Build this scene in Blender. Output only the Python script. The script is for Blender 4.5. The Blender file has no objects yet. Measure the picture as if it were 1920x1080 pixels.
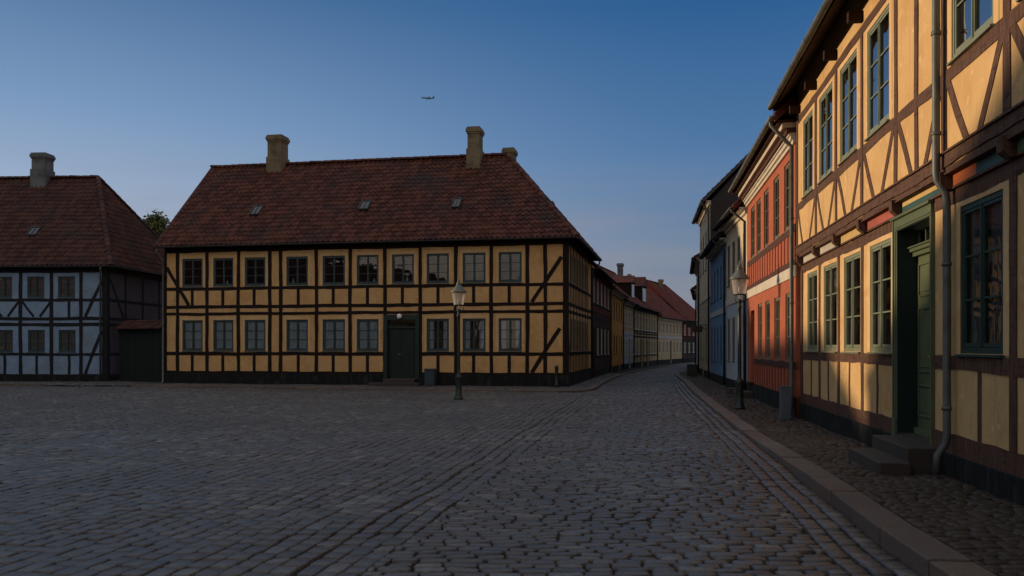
import bpy, math, random
import numpy as np
from mathutils import Vector, Matrix
random.seed(7); RNG = np.random.default_rng(11)
SC = bpy.context.scene; COL = SC.collection
# ------------------------------------------------------------------ camera, sky, sun
FPX = 1648.0; HORIZ = 651.0
cam = bpy.data.cameras.new('camera'); co = bpy.data.objects.new('camera', cam); COL.objects.link(co)
co.location = (0, 0, 1.6); co.rotation_euler = (math.radians(90), 0, 0)
cam.sensor_width = 36; cam.lens = 36*FPX/1920; cam.shift_y = (HORIZ-540)/1920
cam.clip_start = .1; cam.clip_end = 8000
SC.camera = co
SUN_DIR = Vector((-.9496, .3134, math.tan(math.radians(5.0)))).normalized()   # towards the sun
SUN_EL = math.asin(SUN_DIR.z); SUN_AZ = math.atan2(SUN_DIR.x, SUN_DIR.y)
w = bpy.data.worlds.new('World'); SC.world = w; w.use_nodes = True
nt = w.node_tree; nt.nodes.clear()
wo = nt.nodes.new('ShaderNodeOutputWorld'); bg = nt.nodes.new('ShaderNodeBackground')
sky = nt.nodes.new('ShaderNodeTexSky'); sky.sky_type = 'NISHITA'; sky.sun_disc = False
sky.sun_elevation = SUN_EL; sky.sun_rotation = SUN_AZ
sky.altitude = 0; sky.air_density = 1.0; sky.dust_density = .3; sky.ozone_density = 1.6
bg.inputs[1].default_value = .12
def srgb(r, g, b): return tuple((x/255/12.92 if x/255 < .04045 else ((x/255+.055)/1.055)**2.4) for x in (r, g, b))+(1,)
def wn(kind, **k):
    q = nt.nodes.new(kind)
    for a, b in k.items(): setattr(q, a, b)
    return q
def wramp(fac, stops):
    q = wn('ShaderNodeValToRGB'); e = q.color_ramp.elements
    e[0].position = stops[0][0]; e[0].color = srgb(*stops[0][1]); e[1].position = stops[-1][0]; e[1].color = srgb(*stops[-1][1])
    for p_, c in stops[1:-1]: x = e.new(p_); x.color = srgb(*c)
    nt.links.new(fac, q.inputs[0]); return q.outputs[0]
# dusk gradients by height, brightened above and behind the view to fill the shade; one towards the sun side, one away from it, blended round the compass and mixed with the physical sky
tc = wn('ShaderNodeTexCoord'); sp = wn('ShaderNodeSeparateXYZ'); nt.links.new(tc.outputs['Generated'], sp.inputs[0])
cool = wramp(sp.outputs[2], [(0, (108, 118, 140)), (.10, (112, 131, 160)), (.20, (80, 122, 170)), (.36, (34, 92, 150)), (.42, (40, 92, 146)), (.62, (158, 170, 186)), (1, (184, 186, 190))])
pale = wramp(sp.outputs[2], [(0, (190, 186, 190)), (.13, (166, 182, 208)), (.24, (124, 155, 196)), (.38, (66, 108, 156)), (.44, (66, 106, 152)), (.62, (160, 172, 188)), (1, (184, 186, 190))])
warm = wramp(sp.outputs[2], [(0, (255, 216, 160)), (.10, (240, 214, 186)), (.22, (184, 190, 204)), (.40, (180, 184, 192)), (.62, (170, 178, 190)), (1, (184, 186, 190))])
rosy = wramp(sp.outputs[2], [(0, (236, 206, 176)), (.12, (228, 214, 200)), (.30, (232, 226, 222)), (.55, (230, 214, 202)), (.8, (196, 192, 192)), (1, (184, 186, 190))])
def azmask(d, lo, hi):
    n_ = wn('ShaderNodeVectorMath', operation='DOT_PRODUCT'); n_.inputs[1].default_value = d; nt.links.new(tc.outputs['Generated'], n_.inputs[0])
    r = wn('ShaderNodeMapRange', interpolation_type='SMOOTHSTEP'); r.inputs[1].default_value = lo; r.inputs[2].default_value = hi; nt.links.new(n_.outputs['Value'], r.inputs[0]); return r.outputs[0]
def wmix(f, a, b, v=None):
    q = wn('ShaderNodeMix', data_type='RGBA'); nt.links.new(a, q.inputs[6]); nt.links.new(b, q.inputs[7])
    if v is None: nt.links.new(f, q.inputs[0])
    else: q.inputs[0].default_value = v
    return q.outputs[2]
hx = (-.921, .390, 0)
c1 = wmix(azmask(hx, .12, .82), cool, pale); c2 = wmix(azmask(hx, .80, 1.0), c1, warm); c2 = wmix(azmask((.15, -1, 0), .0, .6), c2, rosy)
# thin low cloud streaks
mp = wn('ShaderNodeMapping'); mp.inputs['Scale'].default_value = (2.2, 2.2, 16); nt.links.new(tc.outputs['Generated'], mp.inputs[0])
nz = wn('ShaderNodeTexNoise'); nz.inputs['Scale'].default_value = 2.1; nz.inputs['Detail'].default_value = 7; nt.links.new(mp.outputs[0], nz.inputs['Vector'])
cr = wn('ShaderNodeMapRange'); cr.inputs[1].default_value = .42; cr.inputs[2].default_value = .75; cr.inputs[4].default_value = .9; nt.links.new(nz.outputs[0], cr.inputs[0])
ce = wn('ShaderNodeMapRange'); ce.inputs[1].default_value = .22; ce.inputs[2].default_value = .08; nt.links.new(sp.outputs[2], ce.inputs[0])
cm = wn('ShaderNodeMath', operation='MULTIPLY'); nt.links.new(cr.outputs[0], cm.inputs[0]); nt.links.new(ce.outputs[0], cm.inputs[1])
cc = wn('ShaderNodeRGB'); cc.outputs[0].default_value = srgb(140, 140, 160)
c3 = wmix(cm.outputs[0], c2, cc.outputs[0])
bg2 = wn('ShaderNodeBackground'); nt.links.new(c3, bg2.inputs[0]); bg2.inputs[1].default_value = 1.0
ms = wn('ShaderNodeMixShader'); ms.inputs[0].default_value = .85
nt.links.new(sky.outputs[0], bg.inputs[0]); nt.links.new(bg.outputs[0], ms.inputs[1]); nt.links.new(bg2.outputs[0], ms.inputs[2]); nt.links.new(ms.outputs[0], wo.inputs[0])
sl = bpy.data.lights.new('sun', 'SUN'); sl.energy = 3.6; sl.angle = math.radians(.8); sl.color = (1, .73, .46)
so = bpy.data.objects.new('sun', sl); COL.objects.link(so)
so.rotation_euler = (-SUN_DIR).to_track_quat('-Z', 'Y').to_euler()
SC.view_settings.view_transform = 'Standard'; SC.view_settings.look = 'None'
SC.view_settings.exposure = 0.0; SC.view_settings.gamma = 1
SC.cycles.max_bounces = 8; SC.cycles.transparent_max_bounces = 12; SC.cycles.caustics_reflective = False
SC.cycles.caustics_refractive = False

# ------------------------------------------------------------------ materials
MATS = {}
def newmat(name):
    m = bpy.data.materials.new(name); m.use_nodes = True
    n = m.node_tree.nodes; n.clear()
    o = n.new('ShaderNodeOutputMaterial'); p = n.new('ShaderNodeBsdfPrincipled')
    m.node_tree.links.new(p.outputs[0], o.inputs[0]); MATS[name] = m
    return m, m.node_tree, p, o
def rgb(c, f=1.0): return (c[0]*f, c[1]*f, c[2]*f, 1)
def noisemix(t, a, b, scale, lo=.35, hi=.65, detail=6, vec=None, dist=0):
    nz = t.nodes.new('ShaderNodeTexNoise'); nz.inputs['Scale'].default_value = scale
    nz.inputs['Detail'].default_value = detail; nz.inputs['Distortion'].default_value = dist
    if vec: t.links.new(vec, nz.inputs['Vector'])
    r = t.nodes.new('ShaderNodeMapRange'); r.inputs[1].default_value = lo; r.inputs[2].default_value = hi
    t.links.new(nz.outputs[0], r.inputs[0])
    m = t.nodes.new('ShaderNodeMix'); m.data_type = 'RGBA'
    t.links.new(r.outputs[0], m.inputs[0])
    for i, c in ((6, a), (7, b)):
        if hasattr(c, 'is_output'): t.links.new(c, m.inputs[i])
        else: m.inputs[i].default_value = c
    return m.outputs[2]
def coords(t, sc=(1, 1, 1)):
    tc = t.nodes.new('ShaderNodeTexCoord'); mp = t.nodes.new('ShaderNodeMapping')
    mp.inputs['Scale'].default_value = sc; t.links.new(tc.outputs['Object'], mp.inputs['Vector'])
    return mp.outputs[0]
def bump(t, p, scale, strength, dist=.01, vec=None, detail=6, tex=None):
    if tex is None:
        nz = t.nodes.new('ShaderNodeTexNoise'); nz.inputs['Scale'].default_value = scale
        nz.inputs['Detail'].default_value = detail; tex = nz.outputs[0]
        if vec: t.links.new(vec, nz.inputs['Vector'])
    b = t.nodes.new('ShaderNodeBump'); b.inputs['Strength'].default_value = strength
    b.inputs['Distance'].default_value = dist
    t.links.new(tex, b.inputs['Height']); t.links.new(b.outputs[0], p.inputs['Normal'])
    return b
def plaster(name, c, c2=None, rough=.9, stain=.75, spec=.2):
    m, t, p, o = newmat(name); v = coords(t)
    c2 = c2 or (c[0]*.86, c[1]*.84, c[2]*.8)
    a = noisemix(t, rgb(c), rgb(c2), 1.3, .3, .7, 8, v)
    # dirt and rubbed patches
    v2 = coords(t, (1.5, 1.5, .6))
    a = noisemix(t, a, rgb(c, stain), 2.6, .55, .8, 10, v2, .6)
    v3 = coords(t, (5, 5, .35)); a = noisemix(t, a, rgb(c, (1+stain)/2), 2.2, .56, .74, 8, v3, .3)
    a = noisemix(t, a, rgb((c[0]*.8, c[1]*.68, c[2]*.55)), .7, .53, .75, 9, v, 1.2)
    a = noisemix(t, a, rgb((min(1, c[0]*1.12), min(1, c[1]*1.1), min(1, c[2]*1.1))), 7, .58, .72, 6, v)
    t.links.new(a, p.inputs['Base Color']); p.inputs['Roughness'].default_value = rough
    p.inputs['Specular IOR Level'].default_value = spec
    bump(t, p, 11, .55, .02, v, 8)
    return m
def wood(name, c, c2, rough=.8, vertical=True, spec=.2):
    m, t, p, o = newmat(name); v = coords(t, (9, 9, 1.2)); v0 = coords(t, (1.2, 1.2, 9))
    a = noisemix(t, rgb(c), rgb(c2), 3, .35, .7, 8, v, .4)
    a = noisemix(t, a, rgb(c, .5), 3, .55, .75, 8, v0, .4)
    t.links.new(a, p.inputs['Base Color']); p.inputs['Roughness'].default_value = rough
    p.inputs['Specular IOR Level'].default_value = spec
    bump(t, p, 6, .6, .012, v, 8)
    return m
def paint(name, c, rough=.5, spec=.3, var=.8):
    m, t, p, o = newmat(name); v = coords(t)
    a = noisemix(t, rgb(c), rgb(c, var), 3, .4, .65, 8, v)
    t.links.new(a, p.inputs['Base Color']); p.inputs['Roughness'].default_value = rough
    p.inputs['Specular IOR Level'].default_value = spec
    bump(t, p, 30, .15, .004, v)
    return m
def metal(name, c, rough=.5, met=.4):
    m, t, p, o = newmat(name); v = coords(t)
    a = noisemix(t, rgb(c), rgb(c, .6), 5, .35, .7, 8, v)
    t.links.new(a, p.inputs['Base Color']); p.inputs['Roughness'].default_value = rough
    p.inputs['Metallic'].default_value = met; bump(t, p, 14, .25, .004, v)
    return m
def tiles(name, c, c2, moss=(.022, .019, .02)):
    m, t, p, o = newmat(name); v = coords(t)
    at = t.nodes.new('ShaderNodeAttribute'); at.attribute_name = 'rnd'
    rp = t.nodes.new('ShaderNodeValToRGB'); e = rp.color_ramp
    e.elements[0].color = rgb(c, .8); e.elements[1].color = rgb(c2, 1.1)
    x = e.elements.new(.35); x.color = rgb(c); x = e.elements.new(.75); x.color = rgb(c2)
    t.links.new(at.outputs['Fac'], rp.inputs[0])
    a = noisemix(t, rp.outputs[0], rgb(moss, 1.2), .7, .5, .8, 10, v)
    a = noisemix(t, a, rgb(moss, .7), 16, .55, .75, 6, v)
    t.links.new(a, p.inputs['Base Color']); p.inputs['Roughness'].default_value = .75
    p.inputs['Specular IOR Level'].default_value = .25
    bump(t, p, 40, .5, .006, v)
    return m
def stone(name, ramp, rough=.6, spec=.35, b=.5, bs=28):
    m, t, p, o = newmat(name); v = coords(t)
    at = t.nodes.new('ShaderNodeAttribute'); at.attribute_name = 'rnd'
    rp = t.nodes.new('ShaderNodeValToRGB'); e = rp.color_ramp
    e.elements[0].color = rgb(ramp[0]); e.elements[1].color = rgb(ramp[-1])
    for i, c in enumerate(ramp[1:-1]):
        x = e.elements.new((i+1)/(len(ramp)-1)); x.color = rgb(c)
    t.links.new(at.outputs['Fac'], rp.inputs[0])
    mid = ramp[len(ramp)//2]
    a = noisemix(t, rp.outputs[0], rgb(mid, .55), 24, .45, .75, 8, v)
    a = noisemix(t, a, rgb(mid, 1.5), 60, .62, .72, 4, v)
    a = noisemix(t, a, rgb((mid[0]*.62, mid[1]*.62, mid[2]*.64)), .35, .42, .68, 6, v)
    t.links.new(a, p.inputs['Base Color']); p.inputs['Roughness'].default_value = rough
    p.inputs['Specular IOR Level'].default_value = spec
    bump(t, p, bs, b, .012, v, 10)
    return m
def bricks(name, c, c2, mortar):
    m, t, p, o = newmat(name); tc = t.nodes.new('ShaderNodeTexCoord')
    sx = t.nodes.new('ShaderNodeSeparateXYZ'); t.links.new(tc.outputs['Object'], sx.inputs[0])
    ad = t.nodes.new('ShaderNodeMath'); t.links.new(sx.outputs[0], ad.inputs[0]); t.links.new(sx.outputs[1], ad.inputs[1])
    cx = t.nodes.new('ShaderNodeCombineXYZ'); t.links.new(ad.outputs[0], cx.inputs[0]); t.links.new(sx.outputs[2], cx.inputs[1])
    br = t.nodes.new('ShaderNodeTexBrick'); br.inputs['Scale'].default_value = 1
    br.inputs['Color1'].default_value = rgb(c); br.inputs['Color2'].default_value = rgb(c2); br.inputs['Mortar'].default_value = rgb(mortar)
    br.inputs['Brick Width'].default_value = .24; br.inputs['Row Height'].default_value = .075; br.inputs['Mortar Size'].default_value = .01
    t.links.new(cx.outputs[0], br.inputs['Vector'])
    v = coords(t)
    a = noisemix(t, br.outputs[0], rgb(c, .4), 2.2, .45, .75, 10, v)
    t.links.new(a, p.inputs['Base Color']); p.inputs['Roughness'].default_value = .9
    bump(t, p, 1, .6, .01, tex=br.outputs['Fac']).invert = True
    return m
def glassmat(name, tint=(.85, .9, .92), wav=.05, ior=1.5, boost=1.0):
    m, t, p, o = newmat(name); t.nodes.remove(p)
    tr = t.nodes.new('ShaderNodeBsdfTransparent'); tr.inputs[0].default_value = rgb(tint)
    gl = t.nodes.new('ShaderNodeBsdfGlossy'); gl.inputs['Roughness'].default_value = .015
    gl.inputs[0].default_value = (boost, boost, boost, 1)
    fr = t.nodes.new('ShaderNodeFresnel'); fr.inputs[0].default_value = ior
    mx = t.nodes.new('ShaderNodeMixShader'); v = coords(t, (1, 1, .7))
    nz = t.nodes.new('ShaderNodeTexNoise'); nz.inputs['Scale'].default_value = 2.2; nz.inputs['Detail'].default_value = 2
    t.links.new(v, nz.inputs['Vector'])
    b = t.nodes.new('ShaderNodeBump'); b.inputs['Strength'].default_value = wav; b.inputs['Distance'].default_value = .1
    t.links.new(nz.outputs[0], b.inputs['Height']); t.links.new(b.outputs[0], gl.inputs['Normal'])
    t.links.new(fr.outputs[0], mx.inputs[0]); t.links.new(tr.outputs[0], mx.inputs[1]); t.links.new(gl.outputs[0], mx.inputs[2])
    t.links.new(mx.outputs[0], o.inputs[0])
    return m
plaster('ochre', (.61, .41, .195), (.52, .33, .14), stain=.68); plaster('ochre_main', (.56, .36, .165), (.47, .28, .115), stain=.6)
plaster('surround', (.66, .45, .23)); plaster('surround_main', (.58, .40, .205))
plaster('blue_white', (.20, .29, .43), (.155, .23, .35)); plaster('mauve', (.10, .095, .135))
plaster('red_plaster', (.40, .12, .068), (.32, .095, .052)); plaster('cream', (.62, .53, .38)); plaster('cool_white', (.30, .38, .46))
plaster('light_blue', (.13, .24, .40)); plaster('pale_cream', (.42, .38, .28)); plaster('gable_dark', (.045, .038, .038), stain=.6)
plaster('plinth', (.013, .014, .014), (.008, .009, .010), stain=3.5); plaster('dark_red', (.16, .03, .022)); plaster('orange_yellow', (.50, .26, .06))
plaster('grey_white', (.38, .42, .48)); plaster('dull_yellow', (.42, .31, .15)); plaster('beige', (.42, .34, .22)); plaster('lime_white', (.42, .44, .46))
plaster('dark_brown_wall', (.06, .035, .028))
wood('timber', (.072, .036, .023), (.13, .075, .054)); wood('timber_black', (.009, .006, .0055), (.018, .010, .008)); wood('timber_blue', (.010, .012, .016), (.018, .018, .022))
wood('timber_red', (.27, .07, .04), (.2, .05, .03)); wood('timber_red_dark', (.07, .032, .024), (.09, .04, .03)); wood('gate_wood', (.010, .016, .015), (.016, .022, .02)); wood('soffit', (.03, .018, .014), (.045, .026, .018))
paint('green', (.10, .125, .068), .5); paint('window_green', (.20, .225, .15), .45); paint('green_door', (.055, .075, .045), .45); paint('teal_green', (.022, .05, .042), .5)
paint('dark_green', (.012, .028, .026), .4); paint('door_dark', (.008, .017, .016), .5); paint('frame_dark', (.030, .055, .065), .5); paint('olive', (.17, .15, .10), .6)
paint('frame_white', (.45, .45, .42)); paint('frame_brown', (.08, .05, .035)); paint('white_paint', (.62, .56, .46)); paint('frame_blue', (.05, .10, .17))
paint('board_yellow', (.60, .42, .17)); paint('board_pink', (.42, .12, .09)); paint('board_teal', (.035, .10, .095)); paint('board_orange', (.48, .13, .04)); paint('board_white', (.55, .50, .42)); paint('board_green', (.10, .17, .08))
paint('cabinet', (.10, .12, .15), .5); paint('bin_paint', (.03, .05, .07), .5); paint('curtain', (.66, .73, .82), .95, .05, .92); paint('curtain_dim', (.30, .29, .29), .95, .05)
paint('vase_white', (.7, .7, .7), .3); paint('plane_grey', (.05, .08, .13), .5)
metal('zinc', (.13, .14, .13), .55, .35); metal('zinc_dark', (.05, .05, .055), .55, .3); metal('iron', (.03, .035, .035), .5, .3); metal('lamp_copper', (.15, .17, .145), .55, .2); metal('brass', (.5, .35, .12), .35, .9)
metal('iron_green', (.018, .034, .030), .45, .2)
tiles('tiles_main', (.062, .019, .013), (.105, .034, .021)); tiles('tiles_left', (.05, .018, .014), (.075, .030, .021)); tiles('tiles_far', (.10, .024, .018), (.13, .036, .025)); tiles('tiles_grey', (.05, .045, .045), (.07, .06, .055))
bricks('yellow_brick', (.15, .115, .062), (.20, .15, .08), (.14, .125, .10)); bricks('grey_brick', (.105, .115, .13), (.14, .148, .16), (.12, .125, .135))
stone('cobbles', [(.040, .039, .040), (.068, .065, .066), (.088, .073, .066), (.096, .092, .092), (.080, .061, .051), (.119, .113, .109), (.17, .162, .148)], .42, .5)
stone('cobbles_warm', [(.036, .030, .027), (.062, .046, .037), (.078, .058, .044), (.055, .046, .042), (.11, .09, .074)], .6, .25)
stone('granite', [(.095, .087, .082), (.135, .112, .098), (.175, .130, .106), (.12, .106, .098), (.165, .148, .13)], .7, .25, .35, 45)
stone('step_stone', [(.055, .046, .041), (.072, .06, .052), (.06, .052, .047)], .7, .25, .35, 40)
m, t, p, o = newmat('soil'); v = coords(t)
a = noisemix(t, (.008, .0075, .007, 1), (.018, .015, .011, 1), 3, .4, .6, 8, v)
a = noisemix(t, a, (.022, .032, .009, 1), .8, .58, .7, 8, v)
t.links.new(a, p.inputs['Base Color']); p.inputs['Roughness'].default_value = 1; bump(t, p, 60, .8, .01, v)
glassmat('glass', wav=.05, ior=1.8); glassmat('glass_bright', (.5, .55, .6), wav=.03, ior=7.0); glassmat('lamp_glass', (.80, .78, .76), .02, 1.8); glassmat('skylight_glass', (.10, .13, .18), .03, 1.9)
m = MATS['lamp_glass']; t = m.node_tree; o = [n for n in t.nodes if n.type == 'OUTPUT_MATERIAL'][0]; src = o.inputs[0].links[0].from_socket
tl = t.nodes.new('ShaderNodeBsdfTranslucent'); tl.inputs[0].default_value = (.9, .87, .84, 1); df = t.nodes.new('ShaderNodeBsdfDiffuse'); df.inputs[0].default_value = (.8, .78, .76, 1)
a1 = t.nodes.new('ShaderNodeAddShader'); t.links.new(tl.outputs[0], a1.inputs[0]); t.links.new(df.outputs[0], a1.inputs[1]); mx = t.nodes.new('ShaderNodeMixShader'); mx.inputs[0].default_value = .15
t.links.new(src, mx.inputs[1]); t.links.new(a1.outputs[0], mx.inputs[2]); t.links.new(mx.outputs[0], o.inputs[0])
m, t, p, o = newmat('leaf'); v = coords(t)
a = noisemix(t, (.035, .06, .012, 1), (.09, .11, .02, 1), 1.6, .35, .65, 4, v)
t.links.new(a, p.inputs['Base Color']); p.inputs['Roughness'].default_value = .6
p.inputs['Subsurface Weight'].default_value = 0
wood('bark', (.05, .04, .03), (.08, .065, .05))
m, t, p, o = newmat('mantle'); p.inputs['Base Color'].default_value = (.85, .82, .78, 1); p.inputs['Roughness'].default_value = .6

# ------------------------------------------------------------------ mesh helpers
class MB:
    def __init__(s): s.v = []; s.f = []; s.r = []
    def add(s, vs, fs, rnd=None):
        b = len(s.v); s.v.extend([tuple(x) for x in vs]); s.f.extend([tuple(b+i for i in q) for q in fs])
        rnd = random.random() if rnd is None else rnd
        s.r.extend([rnd]*len(fs))
    def quad(s, a, b, c, d, rnd=None): s.add([a, b, c, d], [(0, 1, 2, 3)], rnd)
    def hexa(s, p, rnd=None):      # 8 corners: bottom 4 ccw, top 4 ccw
        s.add(p, [(0, 3, 2, 1), (4, 5, 6, 7), (0, 1, 5, 4), (1, 2, 6, 5), (2, 3, 7, 6), (3, 0, 4, 7)], rnd)
    def box(s, x0, x1, y0, y1, z0, z1, rnd=None):
        s.hexa([(x0, y0, z0), (x1, y0, z0), (x1, y1, z0), (x0, y1, z0), (x0, y0, z1), (x1, y0, z1), (x1, y1, z1), (x0, y1, z1)], rnd)
    def tube(s, pts, r, n=10, cap=True):
        pts = [Vector(q) for q in pts]; rr = r if isinstance(r, (list, tuple)) else [r]*len(pts)
        vs = []; fs = []
        up = None
        for i, q in enumerate(pts):
            tdir = ((pts[min(i+1, len(pts)-1)]-pts[max(i-1, 0)])).normalized()
            if up is None:
                up = Vector((0, 0, 1)) if abs(tdir.z) < .9 else Vector((1, 0, 0))
            a = tdir.cross(up).normalized(); b = a.cross(tdir).normalized()
            if abs(tdir.dot(up)) > .95:
                pass
            up = b
            for k in range(n):
                th = 2*math.pi*k/n; vs.append(q+a*math.cos(th)*rr[i]+b*math.sin(th)*rr[i])
        for i in range(len(pts)-1):
            for k in range(n):
                k2 = (k+1) % n; fs.append((i*n+k, i*n+k2, (i+1)*n+k2, (i+1)*n+k))
        if cap: fs.append(tuple(range(n-1, -1, -1))); fs.append(tuple((len(pts)-1)*n+k for k in range(n)))
        s.add(vs, fs)
    def lathe(s, prof, c=(0, 0, 0), n=20, cap=True):
        vs = []; fs = []
        for (r, z) in prof:
            for k in range(n):
                th = 2*math.pi*k/n; vs.append((c[0]+r*math.cos(th), c[1]+r*math.sin(th), c[2]+z))
        for i in range(len(prof)-1):
            for k in range(n):
                k2 = (k+1) % n; fs.append((i*n+k, i*n+k2, (i+1)*n+k2, (i+1)*n+k))
        if cap: fs.append(tuple(range(n-1, -1, -1))); fs.append(tuple((len(prof)-1)*n+k for k in range(n)))
        s.add(vs, fs)
    def mesh(s, name, off=(0, 0, 0), smooth=False):
        me = bpy.data.meshes.new(name)
        ox, oy, oz = off
        me.from_pydata([(x-ox, y-oy, z-oz) for x, y, z in s.v], [], s.f)
        at = me.attributes.new('rnd', 'FLOAT', 'FACE'); at.data.foreach_set('value', s.r)
        if smooth: me.polygons.foreach_set('use_smooth', [True]*len(me.polygons))
        me.update(); return me
def obj(name, me, mat, parent=None, loc=(0, 0, 0), rz=0):
    o = bpy.data.objects.new(name, me); COL.objects.link(o)
    if me and mat and not me.materials: me.materials.append(MATS[mat])
    o.location = loc; o.rotation_euler = (0, 0, rz)
    if parent: o.parent = parent
    return o
def tag(o, label=None, cat=None, group=None, kind=None):
    for k, v in (('label', label), ('category', cat), ('group', group), ('kind', kind)):
        if v: o[k] = v
    return o
class Thing:
    def __init__(s, name, label, cat, loc, group=None, rz=0):
        s.loc = loc; s.o = bpy.data.objects.new(name, None); COL.objects.link(s.o); s.o.location = loc
        s.o.empty_display_size = .2
        tag(s.o, label, cat, group)
    def part(s, name, mb, mat, smooth=False, parent=None, label=None):
        if isinstance(mb, MB) and not mb.v: return None
        o = obj(name, mb.mesh(name, s.loc, smooth), mat, parent or s.o)
        if label: o['label'] = label
        return o
def bevel(o, w_=.01, seg=2):
    b = o.modifiers.new('bevel', 'BEVEL'); b.width = w_; b.segments = seg; b.limit_method = 'ANGLE'
    return o

# ------------------------------------------------------------------ facades
class Facade:
    """left end O, unit direction d (left to right seen from outside); inward = rot90(d)"""
    def __init__(s, O, E):
        s.O = Vector((O[0], O[1], 0)); e = Vector((E[0], E[1], 0)); s.L = (e-s.O).length
        s.d = (e-s.O).normalized(); s.n = Vector((-s.d.y, s.d.x, 0)); s.rz = math.atan2(s.d.y, s.d.x)
    def P(s, a, z, o=0):
        q = s.O + s.d*a - s.n*o; return (q.x, q.y, z)
    def S(s, px, o=0):
        u = (px-960)/FPX; q = s.O - s.n*o
        return (u*q.y-q.x)/(s.d.x-u*s.d.y)
    def slab(s, mb, a0, a1, z0, z1, o0, o1, rnd=None):
        """box between offsets o0 (inner) and o1 (outer)"""
        mb.hexa([s.P(a0, z0, o1), s.P(a1, z0, o1), s.P(a1, z0, o0), s.P(a0, z0, o0), s.P(a0, z1, o1), s.P(a1, z1, o1), s.P(a1, z1, o0), s.P(a0, z1, o0)], rnd)
    def beam(s, mb, a0, z0, a1, z1, wd, o1=.014, o0=-.06, step=.36, jit=.012):
        """timber from (a0,z0) to (a1,z1) in the facade plane, uneven edges"""
        L = math.hypot(a1-a0, z1-z0); n = max(1, int(L/step)); ux, uz = (a1-a0)/L, (z1-z0)/L; px_, pz = -uz, ux
        vs = []; fs = []
        oo = o1 + random.uniform(-.002, .002); bow = random.uniform(-.022, .022) if jit > .005 else 0
        for i in range(n+1):
            t = L*i/n; h = wd/2
            j1 = random.uniform(-jit, jit) if 0 < i < n else 0; j2 = random.uniform(-jit, jit) if 0 < i < n else 0
            bw_ = bow*math.sin(math.pi*i/n) if L < 9 else .008*math.sin(t*1.3+z0*5)
            A = (a0+ux*t+px_*(h+j1+bw_), z0+uz*t+pz*(h+j1+bw_)); B = (a0+ux*t-px_*(h+j2-bw_), z0+uz*t-pz*(h+j2-bw_))
            vs += [s.P(A[0], A[1], oo), s.P(B[0], B[1], oo), s.P(B[0], B[1], o0), s.P(A[0], A[1], o0)]
        for i in range(n):
            b = i*4
            for k in range(4):
                k2 = (k+1) % 4; fs.append((b+k, b+k2, b+4+k2, b+4+k))
        fs.append((3, 2, 1, 0)); fs.append((n*4, n*4+1, n*4+2, n*4+3))
        mb.add(vs, fs)
    def hbeam(s, mb, a0, a1, z0, z1, **k): s.beam(mb, a0, (z0+z1)/2, a1, (z0+z1)/2, z1-z0, **k)
    def post(s, mb, a, z0, z1, wd, **k): s.beam(mb, a, z0, a, z1, wd, **k)
    def wall(s, mb, a0, a1, z0, z1, holes, o=0, depth=.16):
        """flat wall with rectangular holes (a0,a1,z0,z1) and reveals"""
        xs = sorted({a0, a1, *[min(max(h[i], a0), a1) for h in holes for i in (0, 1)]}); zs = sorted({z0, z1, *[min(max(h[i], z0), z1) for h in holes for i in (2, 3)]})
        for i in range(len(xs)-1):
            for j in range(len(zs)-1):
                cx, cz = (xs[i]+xs[i+1])/2, (zs[j]+zs[j+1])/2
                if any(h[0] < cx < h[1] and h[2] < cz < h[3] for h in holes): continue
                mb.quad(s.P(xs[i], zs[j], o), s.P(xs[i+1], zs[j], o), s.P(xs[i+1], zs[j+1], o), s.P(xs[i], zs[j+1], o))
        for (h0, h1, y0, y1) in holes:
            if h1 < a0 or h0 > a1: continue
            I = o-depth
            mb.quad(s.P(h0, y0, o), s.P(h0, y1, o), s.P(h0, y1, I), s.P(h0, y0, I)); mb.quad(s.P(h1, y0, I), s.P(h1, y1, I), s.P(h1, y1, o), s.P(h1, y0, o))
            mb.quad(s.P(h0, y1, o), s.P(h1, y1, o), s.P(h1, y1, I), s.P(h0, y1, I)); mb.quad(s.P(h0, y0, I), s.P(h1, y0, I), s.P(h1, y0, o), s.P(h0, y0, o))

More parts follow.
